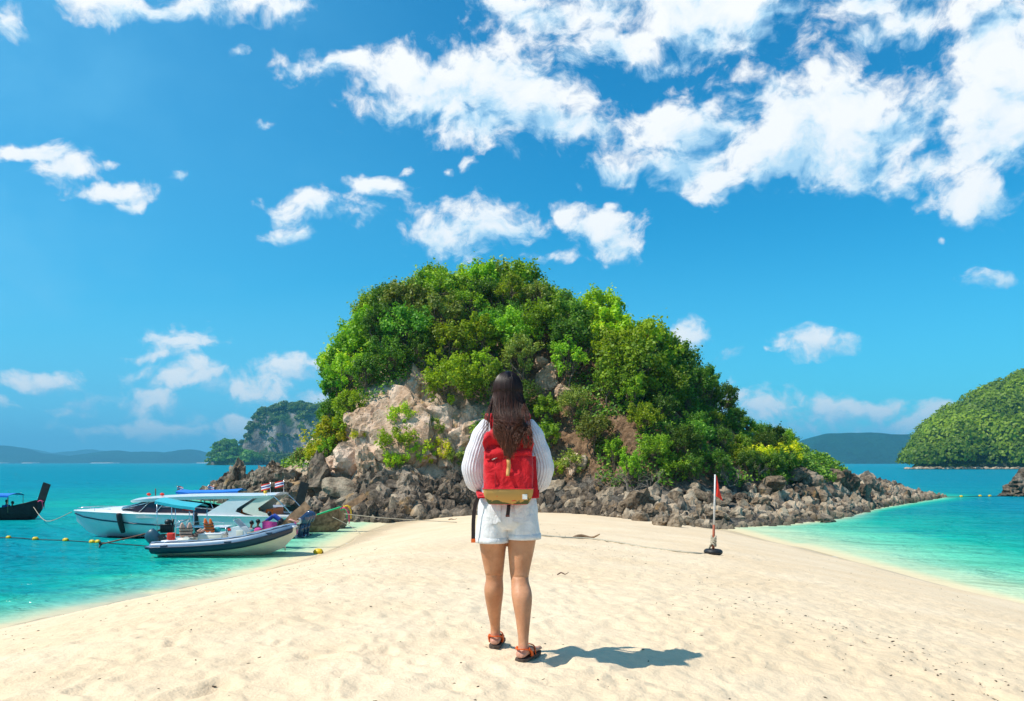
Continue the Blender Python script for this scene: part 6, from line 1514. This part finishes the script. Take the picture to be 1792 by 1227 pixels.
for (u, v) in ((1236, 968), (1215, 969), (1180, 965), (1130, 958), (1080, 950), (1030, 944), (985, 941), (945, 938)):
    q = on_ground(u, v); q.z = float(sand_z(np.array([q.x]), np.array([q.y]))[0]) + .02; P.append(q)
rope("beach_rope", P, .022, "thin rope trailing over the sand from the flag pole", ROPE, 5)

# rock standing in the water at the right edge
cr = empty("sea_rock", (0, 0, 0)); tag(cr, "dark rock with overhanging top standing in the water at the right edge", "rock")
def cr_rock(u, v, rpx, sc, Y=95.0):
    q = ray(u, v, Y); s = rpx / FPX * Y; return link("rock", random.choice(ROCKS['grey']), cr, tuple(q), (0, 0, random.uniform(0, 6)), tuple(s * k for k in sc))
cr_rock(1790, 845, 18, (1, 1, .9)); cr_rock(1797, 858, 24, (1.1, 1, .7)); cr_rock(1783, 838, 7, (1.2, 1, .8)); cr_rock(1768, 866, 10, (1.6, 1, .35)); cr_rock(1815, 850, 26, (1, 1, 1)); cr_rock(1840, 862, 22, (1.2, 1, .6)); cr_rock(1785, 864, 12, (1.5, 1, .5))

# litter of dry weed along the tide line, shells and twigs
def litter():
    r = np.random.default_rng(77); V = []; F = []; nb = 0
    tide = np.array([on_ground(u, v)[:] for u, v in ((945, 925), (1040, 955), (1120, 985), (1200, 1010), (1260, 1035), (1330, 1062), (1400, 1085), (1470, 1108), (1560, 1135), (1640, 1160), (1720, 1185), (1790, 1205))])
    left = np.array([on_ground(u, v)[:] for u, v in ((40, 1100), (150, 1075), (260, 1055), (350, 1035), (430, 1012), (500, 1000), (560, 985), (610, 960), (660, 930))])
    pts = []
    for line, n, spread in ((tide, 520, .28), (left, 420, .55)):
        k = r.uniform(0, len(line) - 1.001, n); i = k.astype(int); t = (k - i)[:, None]; b = line[i] * (1 - t) + line[i + 1] * t
        g = 0.5 + 0.5 * vn(k * 2.3, k * 0, seed=8); keep = r.random(n) < 0.25 + 0.75 * g
        pts.append(np.stack([b[:, 0] + r.normal(size=n) * spread * (1 if line is tide else 1.6), b[:, 1] + r.normal(size=n) * spread * 2.2], -1)[keep])
    n = 420; y = 3.4 * (30 / 3.4) ** r.random(n); x = (r.random(n) - .5) * 1.5 * y; pts.append(np.stack([x, y], -1))
    Q = np.concatenate(pts); z = sand_z(Q[:, 0], Q[:, 1])
    for (x, y), zz in zip(Q, z):
        if zz < .12: continue
        s = r.uniform(.002, .0065) * (1 + y * .05); a = r.uniform(0, 6.28); L = s * r.uniform(1, 3.2); c, sn = math.cos(a), math.sin(a); h = s * .8
        P = [(-L, 0, .001), (0, -s, 0), (L, 0, .002), (0, s, 0), (r.normal() * s * .3, 0, h)]
        V += [(x + px * c - py * sn, y + px * sn + py * c, zz + pz) for px, py, pz in P]; F += [(nb, nb + 1, nb + 4), (nb + 1, nb + 2, nb + 4), (nb + 2, nb + 3, nb + 4), (nb + 3, nb, nb + 4)]; nb += 5
    me = np_mesh("beach_litter", np.array(V), np.array(F), simple("dry_weed", (.085, .055, .035), .9, .1, var=.5, vscale=3), smooth=False)
    tag(link("beach_litter", me), "dark scraps of dry weed and shell scattered on the sand", "litter", kind='stuff')
litter()
# a dead leaf and two driftwood bits
for (u, v, L, lab) in ((1125 - 140, 1010, .07, "small brown leaf lying right of the woman on the sand"), (792, 910, .28, "small dark piece of driftwood on the sand left of the woman"), (1025, 943, .35, "short dark driftwood stick beside the trailing rope")):
    p = on_ground(u, v); p.z = float(sand_z(np.array([p.x]), np.array([p.y]))[0])
    mb = MB(); mb.tube(bezier([(-L, 0, .01), (-L * .3, L * .1, .03 + L * .1), (L * .4, 0, .02), (L, -L * .15, .03 + L * .25)], 4), [L * .05, L * .09, L * .12, L * .12, L * .11, L * .1, L * .1, L * .09, L * .08, L * .07, L * .06, L * .05, L * .02], 6); tag(mb.build("driftwood" if L > .1 else "dead_leaf", BROWN if L < .1 else WOOD, loc=tuple(p)), lab, "driftwood" if L > .1 else "leaf")
